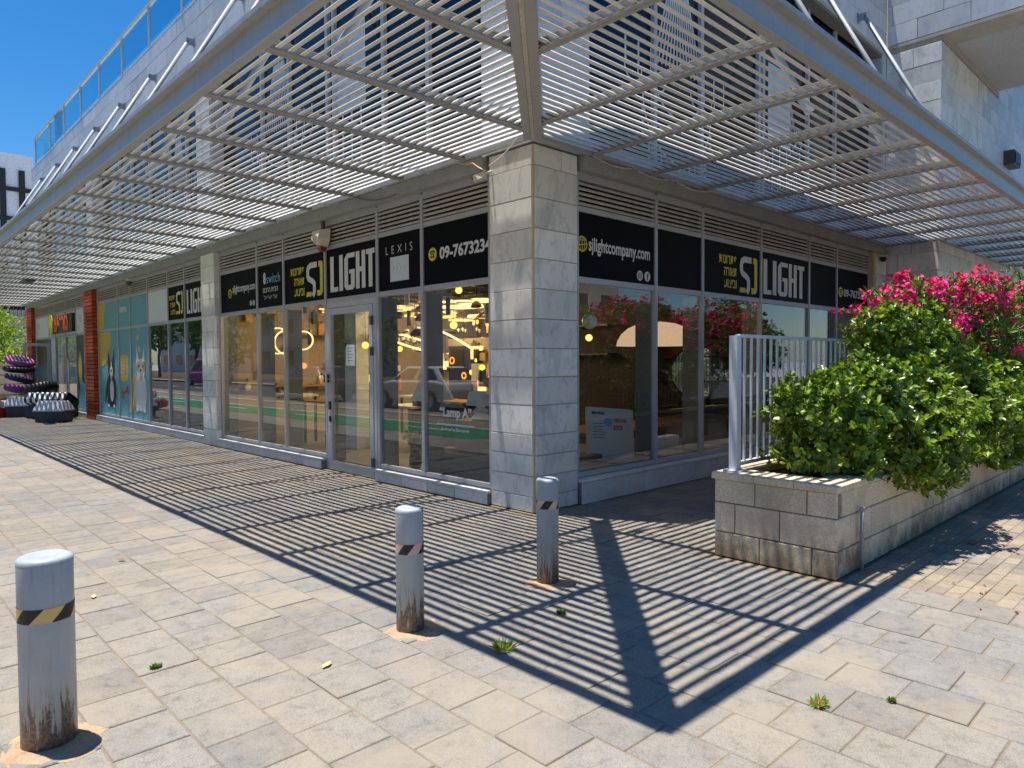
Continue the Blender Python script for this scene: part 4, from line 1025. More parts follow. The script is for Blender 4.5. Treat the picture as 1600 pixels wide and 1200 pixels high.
# ================================================================== PLANTER
pl = thing('stone_planter', 'long planter of limestone blocks full of shrubs in front of the right shopfront', 'planter')
PB = M['planter_block']
q = MB(); q.box((.03, -3.02, 0), (13.5, -2.93, .62)); q.box((.03, -2.93, 0), (.14, -2.18, .62)); q.box((.03, -2.18, 0), (13.5, -2.07, .62)); q.build('core', M['grout_grey'], pl)
q = MB(); q.box((.14, -2.93, .3), (13.4, -2.18, .55)); tag(q.build('soil', M['soil'], pl), kind='stuff')
def pblock(side, u0, u1, v0, v1, w, name='block', th=.03):
    key = ('pb', side, round(u1-u0, 2), round(v1-v0, 3))
    if key not in tile_cache:
        a, b_ = (u1-u0)/2-.004, (v1-v0)/2-.004; c = .006
        v = [(-a, -b_, -th), (a, -b_, -th), (a, b_, -th), (-a, b_, -th), (-a, -b_, -c), (a, -b_, -c), (a, b_, -c), (-a, b_, -c), (-a+c, -b_+c, 0), (a-c, -b_+c, 0), (a-c, b_-c, 0), (-a+c, b_-c, 0)]
        f = [(8, 9, 10, 11)]+[(i, (i+1) % 4, 4+(i+1) % 4, 4+i) for i in range(4)]+[(4+i, 4+(i+1) % 4, 8+(i+1) % 4, 8+i) for i in range(4)]
        R3 = FM(side, 0, 0, 0).to_3x3(); me = bpy.data.meshes.new(name); me.from_pydata([tuple(R3 @ Vector(q_)) for q_ in v], [], f); me.materials.append(PB); me.update(); tile_cache[key] = me
    return link(tile_cache[key], name, pl, P(side, (u0+u1)/2, (v0+v1)/2, w+random.uniform(-.003, .002)))
rows = [(0, .205), (.205, .445), (.445, .635)]
offs = [-.24, -.18, .09]
for (v0, v1), o_ in zip(rows, offs):
    u = o_
    while u < 13.4:
        a, b_ = max(u, .001), u+.43
        if b_-a > .04: pblock('R', a, b_, v0, v1, 3.05)
        u += .43
for (v0, v1), cuts in zip(rows, ([-3.05, -2.87, -2.46, -2.07], [-3.05, -2.62, -2.25, -2.07], [-3.05, -2.83, -2.42, -2.07])):
    for a, b_ in zip(cuts[:-1], cuts[1:]): pblock('L', a, b_, v0, v1, .002)
def cap(x0, x1, y0, y1, z0=.635, z1=.69):
    q = MB(); c = .008; q.hull([(x0, y0, z0), (x1, y0, z0), (x1, y1, z0), (x0, y1, z0)], [(x0, y0, z1-c), (x1, y0, z1-c), (x1, y1, z1-c), (x0, y1, z1-c)])
    q.hull([(x0, y0, z1-c+.0003), (x1, y0, z1-c+.0003), (x1, y1, z1-c+.0003), (x0, y1, z1-c+.0003)], [(x0+c, y0+c, z1), (x1-c, y0+c, z1), (x1-c, y1-c, z1), (x0+c, y1-c, z1)])
    return q.build('cap_stone', PB, pl)
for a, b_ in ((-3.065, -2.74), (-2.735, -2.42), (-2.415, -2.055)): cap(-.02, .28, a, b_)
cap(.285, .55, -3.065, -2.80)
u = .555
while u < 13.2: cap(u, u+.60, -3.062, -2.90, .637, .66+(.0 if u < 3.5 else .08)); cap(u-.27, u+.33, -2.22, -2.05); u += .605
# drain pipe
t = thing('drain_pipe', 'thin grey pipe standing against the front of the stone planter', 'pipe', (.385, -3.085, 0))
q = MB(); q.tube([(0, 0, 0), (0, 0, .47)], .014, 10); q.build('pipe', M['rod'], t, True)
for z in (.26, .45): q = MB(); q.cyl((0, 0, z), (0, 0, z+.035), .019, n=10); q.build('collar', M['rod'], t)
# white railing
t = thing('railing', 'white metal bar railing standing on the planter', 'railing', (0, -2.19, 0))
q = MB(); q.box((.075, -.035, .695), (.145, .035, 1.80)); q.build('post', M['rail_white'], t)
q = MB(); q.box((.04, -.07, .69), (.18, .07, .705)); q.build('base_plate', M['rail_white'], t)
q = MB(); q.box((.146, -.022, 1.785), (6.4, .022, 1.812)); q.build('top_rail', M['rail_white'], t)
q = MB(); q.box((.146, -.02, .745), (6.4, .02, .765)); q.build('bottom_rail', M['rail_white'], t)
bm_ = MB().box((-.009, -.009, .765), (.009, .009, 1.785)).mesh('bar', M['rail_white'])
for k in range(52): link(bm_, 'bar', t, (.262+k*.1165, 0, 0))
q = MB(); q.box((3.2, -.035, .695), (3.27, .035, 1.783)); q.build('post', M['rail_white'], t)

# ================================================================== FOLIAGE
def leaf_cloud(name, pos_, dirs, ups, ln, wd, rnd, mat, parent=None, fold=.25):
    """many small folded leaves as one mesh; arrays: position, direction, normal, length, width"""
    n = len(pos_); d = dirs/np.linalg.norm(dirs, axis=1, keepdims=True)
    s_ = np.cross(d, ups); s_ /= np.linalg.norm(s_, axis=1, keepdims=True)+1e-9; u = np.cross(s_, d)
    L_, W_2 = ln[:, None], wd[:, None]/2
    v = np.empty((n, 6, 3)); v[:, 0] = pos_; v[:, 1] = pos_+d*L_*.45+s_*W_2*.9+u*W_2*fold; v[:, 2] = pos_+d*L_*.8+s_*W_2*.75+u*W_2*fold*.6
    v[:, 3] = pos_+d*L_; v[:, 4] = pos_+d*L_*.8-s_*W_2*.75+u*W_2*fold*.6; v[:, 5] = pos_+d*L_*.45-s_*W_2*.9+u*W_2*fold
    v[:, 3] -= u*L_*.08
    faces = np.array([[0, 1, 2, 3], [0, 3, 4, 5]]); F = (faces[None]+np.arange(n)[:, None, None]*6).reshape(-1, 4)
    me = bpy.data.meshes.new(name); me.vertices.add(n*6); me.vertices.foreach_set('co', v.ravel())
    me.loops.add(len(F)*4); me.loops.foreach_set('vertex_index', F.ravel().astype(np.int32))
    me.polygons.add(len(F)); me.polygons.foreach_set('loop_start', np.arange(0, len(F)*4, 4, dtype=np.int32))
    try: me.polygons.foreach_set('loop_total', np.full(len(F), 4, dtype=np.int32))
    except Exception: pass
    me.update(calc_edges=True); me.validate()
    at = me.attributes.new('rnd', 'FLOAT', 'FACE'); at.data.foreach_set('value', np.repeat(rnd, 2).astype(np.float32))
    me.materials.append(mat); return link(me, name, parent)
def shell_points(blobs, n, depth=.5, rough=.26):
    """points in the outer part of a lumpy union of ellipsoids + outward direction"""
    P_, N_ = [], []
    vol = np.array([b_[3]*b_[4]+b_[4]*b_[5]+b_[3]*b_[5] for b_ in blobs]); vol = vol/vol.sum()
    while len(P_) < n:
        i = rng.choice(len(blobs), p=vol); cx, cy, cz, rx, ry, rz = blobs[i]
        d = rng.normal(size=3); d /= np.linalg.norm(d)
        bump_ = 1+rough*math.sin(d[0]*5+i)*math.cos(d[1]*4+i*2)+rough*.6*math.sin(d[2]*9+i*3)
        r = (1-depth*rng.random()**1.6)*bump_
        p_ = np.array([cx+d[0]*rx*r, cy+d[1]*ry*r, cz+d[2]*rz*r]); inside = False
        for j, (ax, ay, az, bx, by, bz) in enumerate(blobs):
            if j != i and ((p_[0]-ax)/bx)**2+((p_[1]-ay)/by)**2+((p_[2]-az)/bz)**2 < .45: inside = True; break
        if inside: continue
        P_.append(p_); N_.append(d/np.array([rx, ry, rz]))
    N_ = np.array(N_); return np.array(P_), N_/np.linalg.norm(N_, axis=1, keepdims=True)
def shrub(name, label, blobs, nros, leaf, width, base, mat, group=None, per=6, lift=.45, up_bias=.5):
    t = thing(name, label, 'shrub', (0, 0, 0), group)
    p_, n_ = shell_points(blobs, nros); ax = n_+np.array([0, 0, up_bias])+rng.normal(size=n_.shape)*.35; ax /= np.linalg.norm(ax, axis=1, keepdims=True)
    pos_, dr, upv, ln, wd, rd = [], [], [], [], [], []
    tone = rng.random(len(p_))*.5
    t1 = np.cross(ax, rng.normal(size=ax.shape)); t1 /= np.linalg.norm(t1, axis=1, keepdims=True); t2 = np.cross(ax, t1)
    for k in range(per):
        a = 2*math.pi*k/per*1.31+rng.random(len(p_))*.9; out_ = t1*np.cos(a)[:, None]+t2*np.sin(a)[:, None]
        tilt = lift+.55*rng.random(len(p_))[:, None]; d = out_+ax*tilt
        pos_.append(p_-ax*(.006*k)+out_*.006); dr.append(d); upv.append(ax-out_*.3)
        ln.append(leaf*(.65+.55*rng.random(len(p_)))); wd.append(width*(.7+.5*rng.random(len(p_)))); rd.append(np.clip(tone+.5*rng.random(len(p_)), 0, 1))
    f_ = leaf_cloud('foliage', np.concatenate(pos_), np.concatenate(dr), np.concatenate(upv), np.concatenate(ln), np.concatenate(wd), np.concatenate(rd), mat, t)
    tag(f_, kind='stuff')
    q = MB()
    for k in range(0, 46):
        e = p_[rng.integers(len(p_))]; s_ = Vector(base[rng.integers(len(base))])+Vector((rng.normal()*.06, rng.normal()*.05, 0)); e = Vector(e)
        mid = s_.lerp(e, .5)+Vector((0, 0, .08)); q.tube([s_, mid, e], [.013, .009, .004], 5)
    tag(q.build('branches', M['trunk'], t), kind='stuff'); return t
b1 = [(.72, -2.70, 1.05, .48, .42, .42), (1.1, -2.80, 1.14, .66, .48, .34), (1.8, -2.85, 1.12, .70, .55, .46), (.68, -2.62, .85, .38, .34, .26), (1.5, -3.0, .85, .70, .42, .34), (1.95, -3.12, .78, .55, .36, .36), (2.35, -2.95, 1.0, .48, .46, .42), (.45, -2.6, 1.22, .26, .22, .2), (1.3, -2.65, 1.36, .40, .32, .18)]
shrub('shrub', 'large glossy green shrub spilling over the near corner of the stone planter', b1, 3000, .062, .042, [(.7, -2.6, .5), (1.3, -2.65, .5), (1.9, -2.65, .5)], M['leaf'], 'shrubs in the planter')
b2 = [(3.5, -3.0, 1.0, .55, .42, .40), (4.1, -3.15, .95, .65, .45, .42), (4.7, -3.05, 1.0, .62, .42, .40), (3.9, -2.9, 1.35, .55, .40, .28), (3.3, -2.75, 1.6, .60, .42, .38), (2.75, -2.6, 1.66, .48, .38, .34), (2.5, -2.5, 1.86, .34, .3, .26), (3.0, -2.6, 1.95, .50, .35, .26), (4.3, -3.2, .62, .45, .25, .25)]
shrub('shrub', 'second glossy green shrub below the pink oleander flowers', b2, 3000, .062, .042, [(2.6, -2.55, .5), (3.5, -2.6, .5), (4.3, -2.65, .5)], M['leaf'], 'shrubs in the planter')
def oleander(label, blobs, n, base, nfl, top):
    t = shrub('oleander', label, blobs, n, .145, .021, base, M['leaf_ole'], 'oleanders in the planter', per=6, lift=.8, up_bias=.9)
    p_, n_ = shell_points(blobs, nfl*6, .1)
    sel = [i for i in range(len(p_)) if n_[i][2] > -.15 and p_[i][2] > top][:nfl]
    pos_, dr, upv, ln, wd, rd = [], [], [], [], [], []
    for i in sel:
        c = p_[i]+n_[i]*.05+np.array([0, 0, .03]); m_ = rng.integers(7, 15)
        for k in range(m_):
            fc = c+rng.normal(size=3)*.055; ax = n_[i]+rng.normal(size=3)*.5+np.array([-.2, -.3, .3]); ax /= np.linalg.norm(ax)
            a1 = np.cross(ax, rng.normal(size=3)); a1 /= np.linalg.norm(a1); a2 = np.cross(ax, a1)
            for j in range(5):
                a = 2*math.pi*j/5; o_ = a1*math.cos(a)+a2*math.sin(a)
                pos_.append(fc); dr.append(o_+ax*.35); upv.append(ax); ln.append(.036); wd.append(.033); rd.append(rng.random())
    f_ = leaf_cloud('flowers', np.array(pos_), np.array(dr), np.array(upv), np.array(ln), np.array(wd), np.array(rd), M['petal'], t); tag(f_, kind='stuff')
    return t
o1 = [(4.15, -2.2, 2.02, .72, .45, .40), (5.0, -2.25, 2.2, .8, .5, .42), (4.0, -2.2, 1.5, .75, .45, .5), (4.9, -2.35, 1.6, 1.0, .5, .6), (3.6, -2.3, 1.0, .8, .35, .45), (4.8, -2.35, .95, .9, .35, .45), (2.95, -2.12, 1.78, .16, .12, .14)]
oleander('oleander bush with bright pink flowers behind the shrubs, nearer the shop', o1, 3000, [(3.2, -2.4, .5), (4.2, -2.4, .5)], 95, 1.72)
o2 = [(5.6, -2.5, 1.7, 1.0, .65, .8), (6.7, -2.6, 1.75, 1.1, .7, .85), (5.6, -2.4, 2.2, .7, .5, .35), (7.8, -2.6, 1.9, 1.1, .7, .8), (9.2, -2.6, 2.1, 1.2, .7, .8), (6.6, -2.85, 1.2, 1.0, .5, .6), (5.5, -2.9, 1.15, .6, .35, .5)]
oleander('pale green oleander bush with dense pink flowers at the right edge of the photo', o2, 3600, [(5.6, -2.5, .5), (6.8, -2.5, .5), (8, -2.5, .5)], 210, 1.55)
# weeds in the joints
def weed(x, y, r, label, fl=0):
    t = thing('weed', label, 'weed', (0, 0, 0), None); n = 170
    a = rng.random(n)*2*math.pi; rr = r*.55*np.sqrt(rng.random(n)); p_ = np.stack([x+rr*np.cos(a), y+rr*np.sin(a)*.7, np.zeros(n)+.0], 1)
    d = np.stack([np.cos(a)*.7, np.sin(a)*.7, .35+rng.random(n)*.9], 1)+rng.normal(size=(n, 3))*.2
    leaf_cloud('blades', p_, d, np.tile([0, 0, 1.], (n, 1))+rng.normal(size=(n, 3))*.2, r*(.4+.6*rng.random(n)), np.full(n, .0042), rng.random(n), M['leaf_lime' if fl else 'leaf_far'], t)
    if fl:
        n = 16; p_ = np.array([x, y, .015])+rng.normal(size=(n, 3))*[r*.4, r*.3, .006]
        leaf_cloud('petals', p_, rng.normal(size=(n, 3))+[0, 0, .4], rng.normal(size=(n, 3)), np.full(n, .012), np.full(n, .010), rng.random(n), M['petal'], t)
weed(-2.54, -2.25, .07, 'small tuft of weeds in the paving joint just beyond the canopy shadow edge', 1)
weed(-1.92, -3.73, .05, 'small green weed with tiny pink petals in the sunlit paving at lower right', 1)
weed(-1.9, -2.1, .035, 'tiny weed inside the striped shadow between the right bollards')
weed(-4.0, -1.14, .03, 'tiny weed on the sunlit slabs right of the near bollard')
weed(-1.64, -3.95, .022, 'dark little weed at the bottom right corner of the paving')
# fallen leaves and litter
def dry_leaf(x, y, s_, col, rz, label, group='dry leaves lying on the paving'):
    q = MB(); q.quad([(0, -.3*s_, .012), (.5*s_, -.15*s_, .006), (.6*s_, .05*s_, .014), (0, .0, .004)]); q.quad([(0, 0, .004), (.6*s_, .05*s_, .014), (.3*s_, .3*s_, .008), (-.2*s_, .2*s_, .012)]); q.quad([(0, -.3*s_, .012), (0, 0, .004), (-.2*s_, .2*s_, .012), (-.5*s_, -.05*s_, .006)])
    o = q.build('dry_leaf', M[col]); o.location = (x, y, 0); o.rotation_euler = (0, 0, rz); return tag(o, label, 'leaf', group)
M['dead_leaf'] = plain('dead_leaf', (.26, .14, .06), .8); M['pale_leaf'] = plain('pale_leaf', (.55, .42, .2), .8)
lp = [(-3.35, -1.75, .07, 'pale_leaf', .4, 'pale yellow dry leaf on the slabs left of the middle bollard'), (-3.95, .35, .06, 'pale_leaf', 1.2, 'small pale leaf near the shadow edge left of centre'),
      (1.9, -3.45, .13, 'dead_leaf', .1, 'curled brown leaf in the shade beside the planter'), (2.35, -3.78, .045, 'red', 2., 'small red petal on the small paving right of the planter'),
      (1.35, -4.05, .05, 'red', .6, 'dark red petal near the lower right paving'), (-3.55, 1.2, .06, 'dead_leaf', 2.4, 'brown leaf on the sunlit slabs before the stripes'),
      (.9, -2.0, .05, 'dead_leaf', .5, 'little brown leaf in the dark strip by the planter'), (-2.1, .2, .07, 'pale_leaf', .9, 'yellow leaf among the shadow stripes near the door')]
for a in lp: dry_leaf(*a)
for k in range(26):
    x, y = random.uniform(-.2, 4), random.uniform(-4.2, -3.1)
    dry_leaf(x, y, random.uniform(.018, .04), random.choice(['dead_leaf', 'red', 'dead_leaf']), random.uniform(0, 6), 'tiny fallen leaf or petal on the paving below the shrubs', 'tiny litter below the shrubs')

# ================================================================== SHOP INTERIOR
room = thing('shop_interior', 'lit interior shell of the lamp shop behind the glass fronts', 'room')
def shell(nm, a, b_, mat): MB().box(a, b_).build(nm, mat, room)
shell('floor', (.33, .33, .0), (10.15, 8.7, .10), M['room_floor'])
shell('ceiling', (.33, .33, 3.3), (10.15, 8.7, 3.4), M['room_dark'])
shell('partition', (.33, 8.7, .1), (10.15, 8.85, 3.3), M['room_wall'])
shell('back_wall', (8.9, .33, .1), (9.0, 8.7, 3.3), M['room_wall'])
shell('floor', (.33, 8.9, .0), (6, 17.4, .10), M['room_floor']); shell('back_wall', (5.5, 8.9, .1), (5.6, 17.4, 3.3), M['room_wall']); shell('partition', (.33, 12.86, .1), (5.5, 12.9, 3.3), M['room_wall'])
shell('ceiling', (.33, 8.9, 3.3), (6, 17.4, 3.4), M['room_dark'])
shell('back_wall', (4, 17.5, 0), (4.1, 27, 3.3), M['room_dark']); shell('ceiling', (.33, 17.5, 3.3), (4, 27, 3.4), M['room_dark'])
shell('column', (1.2, 5.45, .1), (1.45, 5.95, 3.3), M['lamp_shade'])
shell('plinth', (.35, .4, .1), (1.6, 2.4, .45), M['room_dark'])
shell('shelf_board', (1.2, 1.3, .55), (8.8, 2.1, .60), M['wood'])
shell('added_divider', (4.5, 1.75, .1), (4.6, 5.6, 3.3), M['divider_dark']); shell('added_divider', (6.6, .33, .1), (6.7, 3.2, 3.3), M['divider_dark']); shell('dark_panel', (8.86, 6.0, .1), (8.89, 7.3, 2.1), M['black']); shell('dark_panel', (5.2, 8.66, .1), (6.2, 8.69, 2.0), M['black'])  # partitions in near-black are added to keep the right shopfront windows dim
shell('wall_shelf', (6.35, .6, 1.65), (6.59, 3.1, 1.68), M['black']); shell('wall_shelf', (6.35, .6, 1.2), (6.59, 3.1, 1.23), M['black'])
shell('wall_shelf', (4.2, 2.4, 2.2), (4.49, 5.5, 2.23), M['dark_grey']); shell('wall_shelf', (4.2, 2.4, 1.7), (4.49, 5.5, 1.73), M['black'])
shell('wall_shelf', (1.0, 8.45, 2.15), (4.2, 8.69, 2.18), M['black']); shell('dark_panel', (3.0, 8.66, .1), (3.9, 8.69, 2.05), M['black']); shell('wall_shelf', (1.0, 8.45, 1.1), (2.6, 8.69, 1.14), M['wood'])
for k in range(9): shell('ceiling_track', (.6, .9+.9*k, 2.95), (4.4, .94+.9*k, 3.0), M['black'])
def light_in(t, loc, e, col=(1, .68, .36), r=.12):
    l = bpy.data.lights.new('lamp_light', 'POINT'); l.energy = e; l.color = col; l.shadow_soft_size = r
    o = bpy.data.objects.new('lamp_light', l); COL.objects.link(o); o.location = loc; o.parent = t
def disc_lamp(x, y, z, r, mat, label, pw=18):
    t = thing('disc_lamp', label, 'lamp', (x, y, z), 'flat disc pendant lamps inside the shop')
    q = MB(); q.lathe([(r, -.012), (r*1.01, .0), (r*.92, .03), (.05, .045)], n=24); q.build('housing', M['white_metal'], t, True)
    q = MB(); q.lathe([(r*.97, -.018), (r*.97, -.0125)], n=24); q.build('diffuser', mat, t)
    q = MB(); q.tube([(0, 0, .04), (0, 0, 3.3-z)], .005, 5); q.build('cord', M['black'], t)
    if pw: light_in(t, (0, 0, -.12), pw)
discs = [(3.0, 5.4, 2.73, .30, 'warm_strong'), (2.6, 4.42, 2.56, .42, 'warm_strong'), (2.6, 3.70, 2.63, .42, 'warm_strong'), (2.0, 4.28, 2.36, .36, 'yellow_glow'), (3.0, 6.7, 2.70, .32, 'warm'), (3.0, 6.25, 2.52, .36, 'yellow_glow'), (3.4, 4.9, 2.8, .25, 'warm'), (4.5, 6.6, 2.5, .3, 'warm_strong'), (1.6, 6.9, 2.62, .28, 'warm'), (5.6, 6.2, 2.6, .3, 'warm')]
for i, (x, y, z, r, m_) in enumerate(discs):
    disc_lamp(x, y, z, r, M[m_], ['orange disc lamp highest behind the window by the corner pillar', 'wide orange disc lamp in the middle of the window by the corner pillar', 'wide orange disc lamp touching the corner pillar edge', 'yellow disc lamp lowest left in the window by the corner pillar', 'orange disc lamp high in the narrow window right of the door', 'yellow disc lamp low in the narrow window right of the door', 'small disc lamp between the larger ones', 'disc lamp deep in the shop', 'small disc lamp left of the shop door', 'disc lamp deep behind the corner pillar'][i], 25)
random.seed(77)
for k in range(12): disc_lamp(random.uniform(1.3, 4.0), random.uniform(3.2, 8.0), random.uniform(2.3, 2.85), random.uniform(.14, .30), M[random.choice(['warm', 'warm_strong', 'yellow_glow'])], 'smaller glowing disc pendant among the wide disc lamps inside the shop', 0)
def ring_lamp(c, r, tilt, rz, mat, label, tr=.014, group='ring lamps hanging in the shop'):
    t = thing('ring_lamp', label, 'lamp', c, group)
    R3 = Matrix.Rotation(rz, 3, 'Z') @ Matrix.Rotation(tilt, 3, 'X')
    q = MB(); q.tube([R3 @ Vector((r*math.cos(a), r*math.sin(a), 0)) for a in [2*math.pi*k/28 for k in range(28)]], tr, 6, closed=True); q.build('ring', mat, t, True)
    q = MB(); q.tube([(0, 0, .0+r*.9*abs(math.sin(tilt))), (0, 0, 3.3-c[2])], .004, 4); q.build('cord', M['black'], t)
ring_lamp((.9, 7.80, 2.02), .25, 1.4, -.45, M['warm_strong'], 'larger glowing ring lamp in the window left of the door')
ring_lamp((.95, 7.50, 1.98), .23, 1.5, -.2, M['warm_strong'], 'second glowing ring lamp overlapping the larger one')
ring_lamp((.9, 6.75, 2.0), .17, 1.35, -.7, M['warm_strong'], 'small glowing ring lamp right of the ring pair')
ring_lamp((2.2, 5.2, 1.95), .55, .35, .4, M['warm_strong'], 'large tilted loop lamp right of the shop door', .02)
ring_lamp((2.5, 4.5, 1.98), .50, .5, 1.1, M['warm_strong'], 'large slanted loop lamp in the window by the corner pillar', .02)
ring_lamp((3.2, 4.6, 1.72), .6, .12, .2, M['warm'], 'flat thin loop lamp below the slanted one', .015)
ring_lamp((3.6, 6.2, 2.25), .45, .1, .2, M['dark_grey'], 'dark unlit hoop hanging deep in the shop', .03)
def table_lamp(x, y, z, label, shade, basem, prof, shp):
    t = thing('table_lamp', label, 'lamp', (x, y, z), 'table lamps in the shop window')
    q = MB(); q.lathe(prof, n=18); q.build('base', basem, t, True)
    q = MB(); q.lathe(shp, n=22, close=False); q.build('lamp_shade', shade, t, True); return t
table_lamp(1.0, 1.99, .82, 'white table lamp with stacked pebble base beside the corner pillar', M['lamp_shade'], M['lamp_shade'], [(.12, 0), (.13, .03), (.09, .065), (.05, .075), (.10, .10), (.11, .125), (.07, .155), (.04, .165), (.07, .185), (.05, .21), (.012, .22), (.012, .3)], [(.20, .20), (.155, .38)])
shell('plinth', (.8, 1.7, .45), (1.3, 2.3, .82), M['room_dark'])
table_lamp(1.0, 3.05, .10, 'tall floor lamp with white cone shade right of the shop door', M['lamp_shade'], M['black'], [(.16, 0), (.16, .02), (.012, .03), (.012, 1.2)], [(.32, .95), (.14, 1.30)])
# globe and dome behind the right front
t = thing('globe_lamp', 'round white glass globe lamp right beside the corner pillar', 'lamp', (1.42, .45, 2.08))
q = MB(); q.lathe([(.095*math.sin(a), -.095*math.cos(a)) for a in [math.pi*k/14 for k in range(15)]], n=24, close=False); q.build('globe', plain('milk_glass', (.85, .86, .75), .3), t, True)
q = MB(); q.tube([(0, 0, .09), (0, 0, 1.2)], .005, 5); q.build('cord', M['black'], t)
t = thing('dome_lamp', 'large warm beige dome pendant lamp behind the right shopfront', 'lamp', (3.62, 1.0, 1.82))
q = MB(); q.lathe([(.60, 0), (.585, .07), (.53, .17), (.43, .26), (.28, .325), (.1, .352), (.001, .355)], n=32, close=False); q.build('lamp_shade', M['dome_glow'], t, True)
q = MB(); q.tube([(0, 0, .35), (0, 0, 1.48)], .006, 5); q.build('cord', M['black'], t)
# poster carton in the right window
t = thing('display_carton', 'white carton board with VERONA lettering leaning in the right shop window', 'box')
mtx = FM('R', 1.50, .40, -.50) @ Matrix.Rotation(-.10, 4, 'Z') @ Matrix.Rotation(-.12, 4, 'X')
def lbox(q, x0, x1, y0, y1, z0, z1): 
    return q.hull([mtx @ Vector(p_) for p_ in ((x0, y0, z0), (x1, y0, z0), (x1, y1, z0), (x0, y1, z0))], [mtx @ Vector(p_) for p_ in ((x0, y0, z1), (x1, y0, z1), (x1, y1, z1), (x0, y1, z1))])
q = MB(); lbox(q, 0, .90, 0, .64, -.07, 0); q.build('board', M['paper'], t)
text_mesh('eurolux', M['black'], (.04, .55, .26, .05), mtx, parent=t, bold=.04); text_mesh('VERONA', M['black'], (.47, .46, .28, .05), mtx, parent=t, bold=.02)
poly_print([[(.47, .36), (.66, .36), (.66, .42), (.47, .42)]], M['red'], mtx, 'print', t, .002); text_mesh('ELIA', M['white_print'], (.49, .372, .15, .036), mtx, parent=t, bold=.03, depth=.004)
poly_print([ell(.36, .46, .09, .055, 12)], M['blue_print'], mtx, 'print', t)
poly_print([[(.05, .43-.035*k), (.33-.04*(k % 3), .43-.035*k), (.33-.04*(k % 3), .438-.035*k), (.05, .438-.035*k)] for k in range(6)], M['dark_grey'], mtx, 'print', t)
shell('window_plinth', (.80, .36, .10), (9.4, 1.2, .34), M['room_floor'])
q = MB(); q.box((1.9, .62, .34), (2.75, .85, .52)); tag(q.build('wood_block', M['wood']), 'low dusty wooden block in front of the white carton', 'block')
q = MB(); q.box((2.95, .7, .34), (3.75, .85, .50)); tag(q.build('long_box', M['paper']), 'long low white box on the window ledge', 'box')
q = MB(); q.lathe([(.14, 0), (.17, .03), (.14, .06)], n=24); o = tag(q.build('lamp_disc', M['lamp_shade'], smooth=True), 'round pale lamp disc standing at the window corner by the pillar', 'lamp'); o.location = (1.12, .5, .50); o.rotation_euler = (1.4, 0, .3)
# round mirror, plate, stools, plants in the right room
t = thing('wall_mirror', 'round mirror with thin dark rim seen through the right shopfront', 'mirror', (6.3, 1.95, 1.38), rz=math.radians(-52))
q = MB(); q.cyl((0, 0, 0), (0, .02, 0), .50, n=32); q.build('rim', M['black'], t)
q = MB(); q.cyl((0, -.006, 0), (0, -.001, 0), .47, n=32); mtm, nt_, b_m, _ = new_mat('mirror'); setc(b_m, (.8, .82, .82), .03, 1); q.build('mirror_glass', mtm, t)
q = MB(); q.cyl((6.55, 2.55, 1.2), (6.53, 2.55, 1.2), .2, n=20); tag(q.build('wall_plate', M['mustard']), 'yellow oval plate hanging deep in the right room', 'plate')
for x, y, lb in ((4.2, 1.7, 'potted plant on the long table behind the right shopfront'), (5.6, 1.7, 'second potted plant further along the table')):
    t = thing('potted_plant', lb, 'plant', (x, y, .6)); q = MB(); q.lathe([(.07, 0), (.09, .14)], n=12); q.build('pot', M['charcoal'], t)
    n = 160; d = rng.normal(size=(n, 3)); d[:, 2] = abs(d[:, 2])+.2; leaf_cloud('foliage', np.zeros((n, 3))+[0, 0, .14]+d*.03, d, rng.normal(size=(n, 3)), .14+.14*rng.random(n), np.full(n, .03), rng.random(n), M['leaf_far'], t)
shell('table_leg', (1.4, 1.5, .1), (1.46, 1.56, .55), M['black']); shell('table_leg', (8.5, 1.5, .1), (8.56, 1.56, .55), M['black'])
# clutter that hangs and stands in the shop
def pendant(x, y, z, kind, label):
    t = thing('pendant_lamp', label, 'lamp', (x, y, z), 'small pendant lamps hanging in the shop')
    q = MB(); q.tube([(0, 0, .05), (0, 0, 3.3-z)], .004, 4); q.build('cord', M['black'], t)
    q = MB()
    if kind == 0: q.lathe([(.10, 0), (.09, .06), (.03, .11)], n=14); q.build('lamp_shade', M['black'], t, True)
    elif kind == 1: q.lathe([(.06*math.sin(a)+.001, .06-.06*math.cos(a)) for a in [math.pi*k/8 for k in range(9)]], n=14); q.build('globe', M['warm'], t, True)
    else: q.lathe([(.04, 0), (.04, .28)], n=10); q.build('lamp_shade', random.choice([M['black'], M['white_metal'], M['mustard']]), t, True)
random.seed(11)
for k in range(96):
    x = random.uniform(1.0, 4.1) if k % 4 else random.uniform(4.8, 8.2); y = random.uniform(2.6, 8.2); z = random.uniform(1.75, 2.75)
    pendant(x, y, z, random.choice([0, 0, 0, 2, 2, 2, 1]), 'small unnamed pendant among the many lamps hanging inside the shop')
def wall_lamp(x, y, z, r, mat, label):
    t = thing('wall_lamp', label, 'lamp', (x, y, z), 'glowing lamps on the far shop walls')
    q = MB(); q.lathe([(r*math.sin(a)+.001, -r*math.cos(a)) for a in [math.pi*k/10 for k in range(11)]], n=16); q.build('globe', mat, t, True)
    q = MB(); q.box((.0 if x < 8 else r*.6, -.02 if x > 8 else r*.5, -.02), (.02 if x < 8 else 8.88-x, .02 if x > 8 else 8.68-y, .02)); q.build('arm', M['black'], t)
shell('display_wall', (2.62, 3.1, .1), (2.72, 5.2, 2.0), M['room_wall']); shell('display_panel', (2.58, 4.04, .95), (2.615, 4.65, 1.87), M['black']); shell('counter', (1.9, 3.3, .1), (2.5, 4.8, .93), M['black']); shell('counter_top', (1.88, 3.28, .93), (2.52, 4.82, .96), M['wood'])
